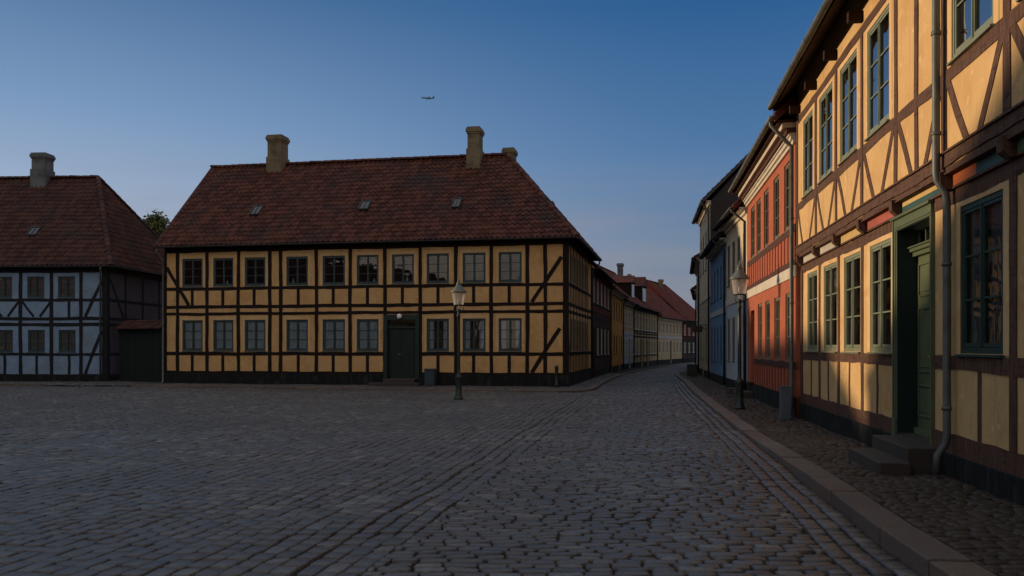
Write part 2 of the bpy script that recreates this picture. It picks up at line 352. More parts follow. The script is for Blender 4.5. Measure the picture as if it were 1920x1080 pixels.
WC = {}
def window_meshes(w_, h, rows, cols=2, bars=True, fw=.05):
    key = (round(w_, 2), round(h, 2), rows, cols, fw)
    if key in WC: return WC[key]
    f = MB(); g = MB()
    f.box(0, fw, 0, .07, 0, h); f.box(w_-fw, w_, 0, .07, 0, h); f.box(fw, w_-fw, 0, .07, h-fw, h); f.box(fw, w_-fw, 0, .07, 0, fw+.01)
    cw = (w_-2*fw)/cols
    for c in range(cols):
        a, b = fw+c*cw, fw+(c+1)*cw; sw = .038; y0 = .008
        e = .004
        f.box(a+e, a+sw, y0, .05, fw+.014, h-fw-e); f.box(b-sw, b-e, y0, .05, fw+.014, h-fw-e)
        f.box(a+sw, b-sw, y0, .05, h-fw-sw, h-fw-e); f.box(a+sw, b-sw, y0, .05, fw+.014, fw+sw+.02)
        zz0, zz1 = fw+sw+.02, h-fw-sw
        for r in range(1, rows):
            z = zz0+(zz1-zz0)*r/rows; f.box(a+sw, b-sw, y0+.006, .04, z-.011, z+.011)
        g.quad((a+sw-.004, .03, zz0-.004), (b-sw+.004, .03, zz0-.004), (b-sw+.004, .03, zz1+.004), (a+sw-.004, .03, zz1+.004))
        if c: f.box(a-.014, a+.014, -.006, y0, fw+.014, h-fw-e)
    sl = MB(); sl.hexa([(-.03, -.055, -.035), (w_+.03, -.055, -.035), (w_+.03, .03, -.035), (-.03, .03, -.035), (-.03, -.055, -.012), (w_+.03, -.055, -.012), (w_+.03, .03, -.002), (-.03, .03, -.002)])
    cur = {}
    for kind in ('full', 'side', 'half'):
        q = MB(); spans = {'full': [(.04, w_-.04)], 'side': [(.05, .05+w_*.24), (w_*.76-.05, w_-.05)], 'half': [(.04, w_-.04)]}[kind]
        top = h*.5 if kind == 'half' else h-.03
        for (a, b) in spans:
            n = max(6, int((b-a)/.012)); ph = random.uniform(0, 6)
            vs = []
            for i in range(n+1):
                x = a+(b-a)*i/n; y = .085+.016*math.sin(x*95+ph+1.5*math.sin(x*9))
                vs += [(x, y, .03), (x, y*.9+.015, top)]
            q.add(vs, [(2*i, 2*i+2, 2*i+3, 2*i+1) for i in range(n)])
        cur[kind] = q.mesh('curtain', smooth=True)
    WC[key] = (f.mesh('window'), g.mesh('pane'), sl.mesh('sill'), cur)
    return WC[key]
def put_window(T, F, a0, a1, z0, z1, rows=3, cols=2, mat='green', rec=.02, o=0, curtain='full', cmat='curtain', sill=True, fw=.05, glass='glass'):
    wd, h = a1-a0, z1-z0
    f, g, sl_, cur = window_meshes(wd, h, rows, cols, fw=fw)
    sx = wd/round(wd, 2); 
    p_ = Vector(F.P(a0, z0, o-rec)) - Vector(T.loc)
    def mk(nm, me, mt, par=None, off=None):
        ob = bpy.data.objects.new(nm, me); COL.objects.link(ob)
        if not me.materials: me.materials.append(MATS[mt])
        if me.materials[0].name != mt:
            ob.material_slots[0].link = 'OBJECT'; ob.material_slots[0].material = MATS[mt]
        if par: ob.parent = par
        else: ob.parent = T.o; ob.location = p_; ob.rotation_euler = (0, 0, F.rz)
        return ob
    wob = mk('window', f, mat); mk('pane', g, glass, wob)
    if sill: mk('sill', sl_, mat, wob)
    if curtain: mk('curtain', cur[curtain], cmat, wob)
    return wob

# ------------------------------------------------------------------ roofs
def tile_plane(mb, A, u, v, a_of, b_of, V, tw=.23, th=.31, seg=6, amp=.04, lift=.035):
    """A origin at eave, u along, v up the slope; a_of/b_of give the u range at slope distance"""
    u = Vector(u); v = Vector(v); A = Vector(A); n = u.cross(v).normalized()
    if n.z < 0: n = -n
    umin, umax = min(a_of(0), a_of(V)), max(b_of(0), b_of(V))
    nc = int((umax-umin)/tw)+1; us = [umin+tw*i/seg for i in range(nc*seg+1)]
    prof = [amp*k for k in (0, -.35, -.4, -.1, 1.15, .95)] if seg == 6 else [amp*math.sin(2*math.pi*i/seg) for i in range(seg)] if seg > 1 else [0]
    nr = int(V/th)+1
    for r in range(nr):
        v0, v1 = r*th, min(V, (r+1)*th)
        if v1-v0 < .01: continue
        row0 = []; row1 = []
        offs = [random.uniform(-.006, .006) for _ in range(nc+1)]
        ct = 0
        rr = [random.random() for _ in range(nc+1)]
        a0, b0, a1, b1 = a_of(v0), b_of(v0), a_of(v1), b_of(v1)
        vs = []; keep = []
        for i, x in enumerate(us):
            h = prof[i % seg]+offs[min(nc, i//seg)]+.012*math.sin(x*1.1+v0*.9)+.008*math.sin(x*2.7-v0*1.3)-.045*math.sin(math.pi*(x-umin)/(umax-umin))*v0/V
            x0 = min(max(x, a0), b0); x1 = min(max(x, a1), b1)
            vs += [A+u*x0+v*v0+n*(h-.02), A+u*x0+v*v0+n*(h+lift), A+u*x1+v*v1+n*(h)]
            keep.append((x0, x1))
        base = len(mb.v); mb.v.extend([tuple(q) for q in vs])
        for i in range(len(us)-1):
            if keep[i+1][0]-keep[i][0] < 1e-6 and keep[i+1][1]-keep[i][1] < 1e-6: continue
            b = base+i*3; rv = rr[i//seg]
            mb.f.append((b, b+3, b+4, b+1)); mb.r.append(rv); mb.f.append((b+1, b+4, b+5, b+2)); mb.r.append(rv)
def ridge_tiles(mb, p0, p1, r=.12, ln=.36):
    p0, p1 = Vector(p0), Vector(p1); L = (p1-p0).length; t = (p1-p0).normalized(); n = max(1, int(L/ln))
    side = t.cross(Vector((0, 0, 1))).normalized(); up = side.cross(t).normalized()
    for i in range(n):
        a, b = p0+t*(L*i/n-.03), p0+t*(L*(i+1)/n)
        vs = []; K = 7; jz = random.uniform(-.01, .01)
        for q, rad in ((a, r*1.1), (b, r*.92)):
            for k in range(K):
                th = math.pi*(k/(K-1)); vs.append(q+side*math.cos(th)*rad+up*(math.sin(th)*rad*.9-.03+jz))
        fs = [(k, k+1, K+k+1, K+k) for k in range(K-1)]+[tuple(range(K-1, -1, -1)), tuple(range(K, 2*K))]
        mb.add(vs, fs)
def roof(T, F, depth, ze, zr, ov=.35, endL=.15, endR=.15, hipL=0, hipR=0, mat='tiles_main', tw=.23, th=.31, seg=6, backseg=1, gutter='zinc_dark', ridge_in=None, thick=.1, zb=None, label=None):
    """gabled or hipped roof over facade F; returns ridge end points"""
    d, n = F.d, F.n; R = ridge_in or depth/2
    run = R+ov; rise = zr-ze; V = math.hypot(run, rise)
    v = (n*run+Vector((0, 0, rise)))/V
    A = Vector(F.P(0, ze, ov)); L = F.L
    mb = MB()
    a_of = lambda t: -endL+(hipL+endL if hipL else 0)*t/V
    b_of = lambda t: L+endR-(hipR+endR if hipR else 0)*t/V
    tile_plane(mb, A, d, v, a_of, b_of, V, tw, th, seg)
    # back slope
    runb = depth-R+ov; Vb = math.hypot(runb, rise); vb = (-n*runb+Vector((0, 0, rise)))/Vb
    B = Vector(F.P(0, ze, -(depth+ov)))
    a2 = lambda t: -endL+(hipL+endL if hipL else 0)*t/Vb
    b2 = lambda t: L+endR-(hipR+endR if hipR else 0)*t/Vb
    tile_plane(mb, B, d, vb, a2, b2, Vb, tw if backseg > 1 else .6, th if backseg > 1 else .6, backseg)
    for hip, s0, sgn in ((hipR, L+endR, 1), (hipL, -endL, -1)):
        if not hip: continue
        W = depth+2*ov; e = (endR if sgn > 0 else endL)
        Vh = math.hypot(hip+e, rise); vh = (-d*sgn*(hip+e)+Vector((0, 0, rise)))/Vh
        C = Vector(F.P(s0, ze, ov)); fr = run/W
        tile_plane(mb, C, n, vh, lambda t: W*fr*t/Vh, lambda t: W-(W*(1-fr))*t/Vh, Vh, tw, th, seg)
    sl, sr = (hipL if hipL else -endL), (L-hipR if hipR else L+endR)
    rp0, rp1 = Vector(F.P(sl, zr+.02, -R)), Vector(F.P(sr, zr+.02, -R))
    ridge_tiles(mb, rp0, rp1)
    if hipR: ridge_tiles(mb, F.P(L+endR, ze+.02, ov), rp1); ridge_tiles(mb, F.P(L+endR, ze+.02, -(depth+ov)), rp1)
    if hipL: ridge_tiles(mb, F.P(-endL, ze+.02, ov), rp0); ridge_tiles(mb, F.P(-endL, ze+.02, -(depth+ov)), rp0)
    for hip, s0, s1 in ((hipR, L+endR, L+endR-.12), (hipL, -endL, -endL+.12)):       # verge boards
        if hip: continue
        for (q0, q1) in ((F.P(s0, ze, ov), F.P(s0, zr, -R)), (F.P(s0, ze, -(depth+ov)), F.P(s0, zr, -R))):
            q0, q1 = Vector(q0), Vector(q1); dd = Vector((0, 0, 1)); w2 = (Vector(F.P(s1, ze, ov))-Vector(F.P(s0, ze, ov)))
            mb.hexa([q0-dd*.14, q1-dd*.14, q1-dd*.14+w2, q0-dd*.14+w2, q0+dd*.05, q1+dd*.05, q1+dd*.05+w2, q0+dd*.05+w2])
    ro = T.part('roof', mb, mat, smooth=False)
    # underside
    ub = MB(); dz = .07
    zi = ze-dz
    def U(s_, o_, z_): return F.P(s_, z_-dz, o_)
    ub.quad(U(-endL+.02, ov-.02, ze), U(L+endR-.02, ov-.02, ze), U(sr-.02 if not hipR else sr, -R, zr), U(sl+.02 if not hipL else sl, -R, zr))
    ub.quad(U(L+endR-.02, -(depth+ov-.02), ze), U(-endL+.02, -(depth+ov-.02), ze), U(sl, -R, zr), U(sr, -R, zr))
    if hipR: ub.add([U(L+endR-.02, ov-.02, ze), U(L+endR-.02, -(depth+ov-.02), ze), U(sr, -R, zr)], [(0, 1, 2)])
    if hipL: ub.add([U(-endL+.02, ov-.02, ze), U(-endL+.02, -(depth+ov-.02), ze), U(sl, -R, zr)], [(0, 1, 2)])
    T.part('soffit', ub, 'soffit')
    if gutter:
        gb = MB(); r = .065
        def run_g(p0, p1, out):
            p0, p1 = Vector(p0), Vector(p1); out = Vector(out); K = 8; n_ = max(1, int((p1-p0).length/1.5))
            for i in range(n_):
                q0, q1 = p0.lerp(p1, i/n_), p0.lerp(p1, (i+1)/n_); vs = []
                for q in (q0, q1):
                    for rad in (r, r-.008):
                        for k in range(K):
                            th_ = math.pi*k/(K-1); vs.append(q+out*math.cos(th_)*rad-Vector((0, 0, 1))*math.sin(th_)*rad)
                fs = []
                for k in range(K-1): fs += [(k, k+1, 2*K+k+1, 2*K+k), (K+k+1, K+k, 3*K+k, 3*K+k+1)]
                fs += [(0, 2*K, 3*K, K), (K-1, 2*K-1, 4*K-1, 3*K-1)]
                if i == 0: fs += [tuple(range(K))]
                if i == n_-1: fs += [tuple(range(2*K, 3*K))]
                gb.add(vs, fs)
                # joint collar
                vs = []
                for q in (q1-(p1-p0).normalized()*.03, q1):
                    for k in range(K):
                        th_ = math.pi*k/(K-1); vs.append(q+out*math.cos(th_)*(r+.006)-Vector((0, 0, 1))*math.sin(th_)*(r+.006))
                gb.add(vs, [(k, k+1, K+k+1, K+k) for k in range(K-1)])
        run_g(F.P(-endL, ze-.02, ov+.06), F.P(L+endR, ze-.02, ov+.06), -F.n)
        if hipR: run_g(F.P(L+endR+.06, ze-.02, ov), F.P(L+endR+.06, ze-.02, -(depth+ov)), F.d)
        if hipL: run_g(F.P(-endL-.06, ze-.02, ov), F.P(-endL-.06, ze-.02, -(depth+ov)), -F.d)
        T.part('gutter', gb, gutter, smooth=True)
    return ro, rp0, rp1, v, A, V
def shell(mb, F, depth, z0, zt, zr=None, ridge_in=None, skip=(), hips=(0, 0), ins=.0):
    """back and end walls with gables"""
    R = ridge_in or depth/2; L = F.L
    if 'back' not in skip: mb.quad(F.P(L, z0, -depth), F.P(0, z0, -depth), F.P(0, zt, -depth), F.P(L, zt, -depth))
    for nm, s_, hip in (('left', ins, hips[0]), ('right', L-ins, hips[1])):
        if nm in skip: continue
        a, b = F.P(s_, z0, 0), F.P(s_, z0, -depth); c, d_ = F.P(s_, zt, -depth), F.P(s_, zt, 0)
        if nm == 'left': a, b, c, d_ = b, a, d_, c
        mb.quad(a, b, c, d_)
        if not hip and zr: mb.add([F.P(s_, zt, 0), F.P(s_, zt, -depth), F.P(s_, zr, -R)], [(0, 1, 2) if nm == 'right' else (1, 0, 2)])
def chimney(T, roofo, c, rz, wx, wy, z0, z1, mat, foot=None):
    mb = MB(); cx, cy = c; ca, sa = math.cos(rz), math.sin(rz)
    def bx(hx, hy, a, b):
        cs = [(cx+ca*x-sa*y, cy+sa*x+ca*y) for x, y in ((-hx, -hy), (hx, -hy), (hx, hy), (-hx, hy))]
        mb.hexa([(x, y, a) for x, y in cs]+[(x, y, b) for x, y in cs])
    H = z1-z0; zb = foot or z0+H*.45
    bx(wx/2+.05, wy/2+.05, z0, zb); 
    bx(wx/2, wy/2, zb, z1-.3); bx(wx/2+.035, wy/2+.035, z1-.3, z1-.22); bx(wx/2+.07, wy/2+.07, z1-.22, z1-.08); bx(wx/2+.03, wy/2+.03, z1-.08, z1)
    ch = T.part('chimney', mb, mat, parent=roofo); return ch
def downpipe(T, pts, r=.045, mat='zinc', brackets=()):
    mb = MB(); mb.tube(pts, r, 12)
    for (q, z) in brackets:
        mb.lathe([(r+.002, -.02), (r+.012, -.02), (r+.012, .02), (r+.002, .02)], (q[0], q[1], z), 12)
    return T.part('downpipe', mb, mat, smooth=True)
def skylight(T, roofo, F, A, v, s0, s1, t0, t1, mat='zinc_dark'):
    d = F.d; n = d.cross(v).normalized(); n = n if n.z > 0 else -n
    def Q(a, b, h): return A+d*a+v*b+n*h
    mb = MB(); f = .05
    def bx(a0, a1, b0, b1, h0, h1): mb.hexa([Q(a0, b0, h0), Q(a1, b0, h0), Q(a1, b1, h0), Q(a0, b1, h0), Q(a0, b0, h1), Q(a1, b0, h1), Q(a1, b1, h1), Q(a0, b1, h1)])
    bx(s0, s0+f, t0, t1, -.05, .11); bx(s1-f, s1, t0, t1, -.05, .11); bx(s0+f, s1-f, t0, t0+f, -.05, .11); bx(s0+f, s1-f, t1-f, t1, -.05, .11)
    bx((s0+s1)/2-.012, (s0+s1)/2+.012, t0+f, t1-f, .07, .105)
    w_ = T.part('skylight', mb, mat, parent=roofo)
    g = MB(); g.quad(Q(s0+f, t0+f, .085), Q(s1-f, t0+f, .085), Q(s1-f, t1-f, .085), Q(s0+f, t1-f, .085))
    g2 = obj('skylight_pane', g.mesh('skylight_pane', T.loc), 'skylight_glass', roofo)
def roof_hit(F, A, v, px, py):
    """distance along eave and up the slope where the ray through a photo pixel meets the roof plane"""
    r = Vector(((px-960)/FPX, 1, (HORIZ-py)/FPX)); n = F.d.cross(v); C = Vector((0, 0, 1.6))
    t = (A-C).dot(n)/r.dot(n); q = C+r*t-A
    return q.dot(F.d), q.dot(v)

# ================================================================== GROUND
KR = [(2.30, 0), (2.62, 3.5), (2.89, 6.15), (2.96, 6.88), (3.10, 7.84), (3.32, 9.28), (3.71, 12.18), (4.39, 17.06), (5.32, 23.65), (6.55, 32), (8.05, 41.5), (9.3, 50.5), (10.1, 54.5), (11.6, 59), (14.2, 68), (17.6, 80), (23, 97), (30, 115)]   # right kerb, road side
KL = [(-15.5, 35.8), (-11, 34.7), (-6.5, 33.4), (-2, 32.2), (1.5, 31.1), (2.5, 31.5), (3.1, 33), (3.75, 37), (5.2, 45), (7.2, 53.8), (9.4, 62), (12.2, 71.3), (15.6, 81), (20, 92.5), (26, 108)]
KW = [(-34, 39.6), (-26, 38.0), (-18.4, 36.4)]
def interp_x(poly, Y):
    ys = np.array([p_[1] for p_ in poly]); xs = np.array([p_[0] for p_ in poly]); return np.interp(Y, ys, xs)
def zpave(Y): return np.interp(Y, [0, 9.5, 16, 200], [.115, .115, .035, .035])
def und(X, Y):   # gentle unevenness of old paving
    return .010*np.sin(X*1.7+.6*np.sin(Y*1.1))*np.sin(Y*1.3+1)+.008*np.sin(X*.6+Y*.45)+.005*np.sin(X*3.1-Y*2.3)
gm = MB(); G = 260
gm.quad((-G, -G, -.03), (G, -G, -.03), (G, G*1.6, -.03), (-G, G*1.6, -.03))
tag(obj('ground', gm.mesh('ground'), 'soil'), kind='structure')
def stones_mesh(name, cx, cy, cz, hx, hy, ang, mat, dome=.011, hi=True, rnd=None, label=None):
    N = len(cx)
    if hi:
        ring = np.array([(-1, -.76), (-.86, -1), (.86, -1), (1, -.76), (1, .76), (.86, 1), (-.86, 1), (-1, .76)])
    else:
        ring = np.array([(-1, -1), (1, -1), (1, 1), (-1, 1)])
    K = len(ring)
    layers = [(1.0, -.045), (.985, -dome*.75), (.86, -dome*.06)] if hi else [(1.0, -.03), (.92, -.003)]
    V = []
    tx, ty = RNG.normal(0, .03, N), RNG.normal(0, .03, N)
    j = RNG.normal(0, .05, (N, K, 2))
    ca, sa = np.cos(ang), np.sin(ang)
    for li, (sc_, dz) in enumerate(layers):
        lx = (ring[None, :, 0]+j[:, :, 0])*sc_*hx[:, None]; ly = (ring[None, :, 1]+j[:, :, 1])*sc_*hy[:, None]
        X = cx[:, None]+lx*ca[:, None]-ly*sa[:, None]; Y = cy[:, None]+lx*sa[:, None]+ly*ca[:, None]
        Z = cz[:, None]+dz+(tx[:, None]*lx+ty[:, None]*ly if li else 0)
        V.append(np.stack([X, Y, Z*np.ones_like(X)], -1))
    V.append(np.stack([cx, cy, cz+.002], -1)[:, None, :])
    V = np.concatenate(V, 1); nv = V.shape[1]; nl = len(layers)
    quads = [(l*K+k, l*K+(k+1) % K, (l+1)*K+(k+1) % K, (l+1)*K+k) for l in range(nl-1) for k in range(K)]
    tris = [((nl-1)*K+k, (nl-1)*K+(k+1) % K, nl*K) for k in range(K)]
    loops1 = [i for q in quads for i in q]+[i for q in tris for i in q]
    LT = [4]*len(quads)+[3]*len(tris)
    base = (np.arange(N)*nv)[:, None]; loops = (base+np.array(loops1)[None, :]).ravel().astype(np.int32)
    lt = np.tile(np.array(LT, dtype=np.int32), N); ls = np.concatenate([[0], np.cumsum(lt)[:-1]]).astype(np.int32)
    me = bpy.data.meshes.new(name); me.vertices.add(N*nv); me.vertices.foreach_set('co', V.reshape(-1).astype(np.float32))
    me.loops.add(len(loops)); me.loops.foreach_set('vertex_index', loops)
    me.polygons.add(len(lt)); me.polygons.foreach_set('loop_start', ls)
    me.polygons.foreach_set('use_smooth', np.ones(len(lt), dtype=bool))
    me.update(calc_edges=True); me.validate()
    rv = RNG.random(N) if rnd is None else rnd
    at = me.attributes.new('rnd', 'FLOAT', 'FACE'); at.data.foreach_set('value', np.repeat(rv, len(LT)).astype(np.float32))
    me.update(); return me
def rows(along, p0, nrows, pitch, amin, amax, lmin, lmax, o0=(0, 0), jit=.01, gap=.010):
    """rows of stones: along = unit dir of a row; rows stacked along rot90; returns cx, cy, hx, hy, ang"""
    ax, ay = along; bx, by = -ay, ax
    CX, CY, HX, HY, AN = [], [], [], [], []
    th = math.atan2(ay, ax)
    for r in range(nrows):
        q = p0+r*pitch; n = int((amax-amin)/((lmin+lmax)/2)*1.15)+3
        ln = RNG.uniform(lmin, lmax, n); e = amin-RNG.uniform(0, lmax)+np.cumsum(ln); c = e-ln/2
        k = c < amax; c, ln = c[k], ln[k]
        wob = .018*np.sin(c*.9+r*.13)+.012*np.sin(c*2.3+r*.4)
        qq = q+wob+RNG.normal(0, jit*.4, len(c))
        CX.append(o0[0]+ax*c+bx*qq); CY.append(o0[1]+ay*c+by*qq)
        HX.append(ln/2-gap*RNG.uniform(.4, 1.5, len(c))); HY.append(np.full(len(c), pitch/2)-gap*RNG.uniform(.4, 1.3, len(c))); AN.append(np.full(len(c), th)+RNG.normal(0, .022, len(c)))
    return [np.concatenate(z) for z in (CX, CY, HX, HY, AN)]
def infov(X, Y): return (Y > 4.6) & (np.abs(X) < .60*Y+3.0)
seamX = lambda Y: -2.72+.17*Y
def kerbline(X):    # far edge of the square, Y of the kerbs in front of the houses
    return np.interp(X, [-40, -26, -18.4, -15.5, -11, -6.5, -2, 1.5, 2.3], [40.5, 38.0, 36.4, 35.8, 34.7, 33.4, 32.2, 31.1, 31.2])
def emit(name, arr, mask, z, mat, parent=None, dome=.011, split=17):
    cx, cy, hx, hy, an = [q[mask] for q in arr]; zz = z[mask] if hasattr(z, '__len__') else np.full(len(cx), z)
    zz = zz+RNG.normal(0, .0035, len(cx))
    obs = []
    near = cy < split
    for sel, hi in ((near, True), (~near, False)):
        if sel.sum() == 0: continue
        me = stones_mesh(name, cx[sel], cy[sel], zz[sel], hx[sel], hy[sel], an[sel], mat, dome, hi)
        ob = obj(name, me, mat); tag(ob, kind='structure'); obs.append(ob)
    return obs
# square, strips parallel to the seam
sd = np.array([.1676, .9859])
A1 = rows((sd[0], sd[1]), .012, 215, .165, 4, 42, .17, .27, o0=(-2.72+.02, 0))
m1 = infov(A1[0], A1[1]) & (A1[1] < kerbline(A1[0])-.08)
emit('square', A1, m1, und(A1[0], A1[1]), 'cobbles')
# double border strip right of the seam
A2 = rows((sd[0], sd[1]), -.52, 3, .16, 4, 31.5, .18, .30, o0=(-2.72-.0, 0))
m2 = infov(A2[0], A2[1])
emit('square', A2, m2, und(A2[0], A2[1]), 'cobbles')
# street, rows across
A3 = rows((1, .0), 4.5, 740, .130, -3, 27, .17, .28)
def clipx(A, lo, hi):
    l = np.maximum(A[0]-A[2], lo+.006); r = np.minimum(A[0]+A[2], hi-.006); ok = r-l > .04
    return [(l+r)/2, A[1], np.maximum((r-l)/2, .02), A[3], A[4]], ok
xr = interp_x(KR, A3[1]); xl = np.where(A3[1] < 31.3, seamX(A3[1])+.605, interp_x(KL[5:], A3[1])+.02)
A3, ok = clipx(A3, xl, xr-.50)
m3 = infov(A3[0], A3[1]) & ok & (A3[1] < 100)
emit('road', A3, m3, und(A3[0], A3[1]), 'cobbles')
# gutter strips, kerb slabs along the right kerb
def walk(poly, step_lo, step_hi, off, s_end=1e9):
    """points along an offset polyline: centre, half length, angle"""
    P_ = [Vector((a, b)) for a, b in poly]; cum = [0]
    for i in range(len(P_)-1): cum.append(cum[-1]+(P_[i+1]-P_[i]).length)
    def at(s_):
        i = max(0, min(len(P_)-2, int(np.searchsorted(cum, s_))-1)); t = (s_-cum[i])/(cum[i+1]-cum[i]); dr = (P_[i+1]-P_[i]).normalized()
        # smooth direction
        if t > .5 and i+2 < len(P_): d2 = (P_[i+2]-P_[i+1]).normalized(); dr = dr.lerp(d2, (t-.5)).normalized()
        if t < .5 and i > 0: d0 = (P_[i]-P_[i-1]).normalized(); dr = dr.lerp(d0, .5-t).normalized()
        q = P_[i].lerp(P_[i+1], t); nn = Vector((dr.y, -dr.x)); return q+nn*off, dr
    out = []; s_ = 0
    while s_ < min(cum[-1], s_end)-step_hi:
        ln = random.uniform(step_lo, step_hi); a, _ = at(s_); b, _ = at(s_+ln); out.append((a, b)); s_ += ln
    return out
g = [[], [], [], [], []]
for k in range(3):
    for a, b in walk(KR, .17, .30, -.085-.165*k, 105):
        c = (a+b)/2; L_ = (b-a).length
        for i, q in enumerate((c.x, c.y, L_/2-.007, .072, math.atan2(b.y-a.y, b.x-a.x))): g[i].append(q)
g = [np.array(q) for q in g]
emit('gutter_strip', g, infov(g[0], g[1]), und(g[0], g[1])-.004, 'cobbles')
def kerb(poly, off, wd, ztop, lo, hi_, mat='granite', end=1e9, name='kerb'):
    mb = MB()
    for a, b in walk(poly, lo, hi_, 0, end):
        d_ = (b-a).normalized(); nn = Vector((d_.y, -d_.x))*(1 if off > 0 else -1); e = d_*.013
        if a.y < 1: continue
        a_, b_ = a+e, b-e; za, zb = (ztop(a.y), ztop(b.y)) if callable(ztop) else (ztop, ztop)
        jz = random.uniform(-.010, .010); j = random.uniform(-.012, .012); a_ = a_+nn*j; b_ = b_+nn*j
        p_ = [(a_.x, a_.y), (b_.x, b_.y), (b_.x+nn.x*wd, b_.y+nn.y*wd), (a_.x+nn.x*wd, a_.y+nn.y*wd)]
        if off < 0: p_ = p_[::-1]; z4 = [za, zb, zb, za]
        z4 = [za, zb, zb, za] if off > 0 else [za, zb, zb, za]
        vs = [(x, y, -.1) for x, y in p_]+[(x, y, z4[i]+jz+.004) for i, (x, y) in enumerate(p_)]
        if off > 0: vs = [vs[3], vs[2], vs[1], vs[0], vs[7], vs[6], vs[5], vs[4]]
        mb.hexa(vs)
    ob = obj(name, mb.mesh(name), mat); bevel(ob, .012, 2); return tag(ob, kind='structure')
kerb(KR, 1, .30, lambda y: float(zpave(y))+.008, .8, 1.25)
kerb(KL, -1, .22, .055, .9, 1.4); kerb(KW, -1, .22, .055, .9, 1.4)
# pavement stones, right side
A4 = rows((1, .05), 2.0, 950, .108, 2, 14, .12, .22, jit=.014)
xr = interp_x(KR, A4[1])+.315; xw = 3.62+.1456*A4[1]; A4, ok = clipx(A4, xr, xw+.3)
m4 = infov(A4[0], A4[1]) & ok & (A4[1] < 62)
emit('pavement', A4, m4, zpave(A4[1])+und(A4[0]*1.4, A4[1]*1.4)*.8, 'cobbles_warm', dome=.010)
# bed below the right pavement
mb = MB(); ys = [1, 6, 9.5, 12, 16, 24, 32, 41, 50, 54, 60, 70]
for i in range(len(ys)-1):
    y0, y1 = ys[i], ys[i+1]
    q = [(float(interp_x(KR, y))+.2, y, float(zpave(y))-.032) for y in (y0, y1)]
    r_ = [(float(interp_x(KR, y))+7, y, float(zpave(y))-.032) for y in (y0, y1)]
    mb.quad(q[0], r_[0], r_[1], q[1])
tag(obj('pavement_bed', mb.mesh('pavement_bed'), 'soil'), kind='structure')
# pavements before the long house, left house and along the far row
A5 = rows((.9811, -.1934), -2, 420, .13, -45, 40, .15, .28)
kl = kerbline(A5[0])
left_x = interp_x(KL[5:], A5[1])
m5 = ((A5[0] < 2.3) & (A5[1] > kl+.24) & (A5[1] < kl+6)) | ((A5[1] > 31.6) & (A5[1] < 90) & (A5[0] < left_x-.24) & (A5[0] > left_x-3.2))
m5 &= infov(A5[0], A5[1]) & (A5[1] > 30)
emit('pavement', A5, m5, .046+und(A5[0], A5[1])*.6, 'cobbles')

# ================================================================== THE LONG YELLOW HOUSE
C0 = Vector((2.21, 34.7, 0)); LM = 17.6
FM = Facade((C0.x-.9811*LM, C0.y+.1934*LM), (C0.x, C0.y)); FS = Facade((C0.x, C0.y), (C0.x+.1934*8.7, C0.y+.9811*8.7))
TM = Thing('half_timbered_house', 'long two-storey ochre half-timbered house with black timbers and red tiled roof across the square', 'house', tuple(FM.P(LM/2, 0)))
wins = [(342, 380), (400, 438), (459, 498), (537, 577.5), (605, 647), (669, 710), (735, 776), (800, 842), (867.5, 910.5), (935, 978)]
posts = [333, 388.5, 447.5, 506, 526, 593, 657, 721.5, 788, 855, 921.5, 988.5, 1022]
ZU = (4.20, 5.41); ZL = (1.44, 2.76)
holes = []; W = []
for i, (a, b) in enumerate(wins):
    s0, s1 = FM.S(a), FM.S(b); s1 = s0+round(s1-s0, 2)
    holes.append((s0, s1, *ZU)); W.append((s0, s1, *ZU, 'u', i))
    if i != 6: holes.append((s0, s1, *ZL)); W.append((s0, s1, *ZL, 'l', i))
dS0, dS1 = FM.S(724), FM.S(782)
holes.append((dS0, dS1, .30, 2.90))
mb = MB(); FM.wall(mb, 0, LM, .5, 5.95, holes)
sw = []
for k in range(6):
    a = .80+k*1.08; sw.append((a, a+.78))
hs = [(a, b, *z) for a, b in sw for z in (ZU, ZL)]
FS.wall(mb, 0, FS.L, .5, 5.95, hs)
sh = MB(); FMs = FM; shell(mb, FM, 8.7, 0, 5.95, 10.1, skip=('right',))
T = TM; T.part('wall', mb, 'ochre_main')
# plinth
mb = MB(); FM.slab(mb, 0, dS0-.12, 0, .5, -.3, .03); FM.slab(mb, dS1+.12, LM+.03, 0, .5, -.3, .03); FS.slab(mb, 0.0, FS.L, 0, .5, -.3, .03)
FM.slab(mb, dS0-.12, dS1+.12, 0, .30, -.3, .03)
T.part('plinth', mb, 'plinth')
# raised plaster surrounds of the windows
mb = MB()
for (a, b, z0, z1, k, i) in W:
    e = .11; o1 = .008
    mb = MB(); FM.slab(mb, a-e, a, z0-.02, z1+.13, -.02, o1); FM.slab(mb, b, b+e, z0-.02, z1+.13, -.02, o1); FM.slab(mb, a, b, z1, z1+.13, -.02, o1)
    T.part('window_surround', mb, 'surround_main')
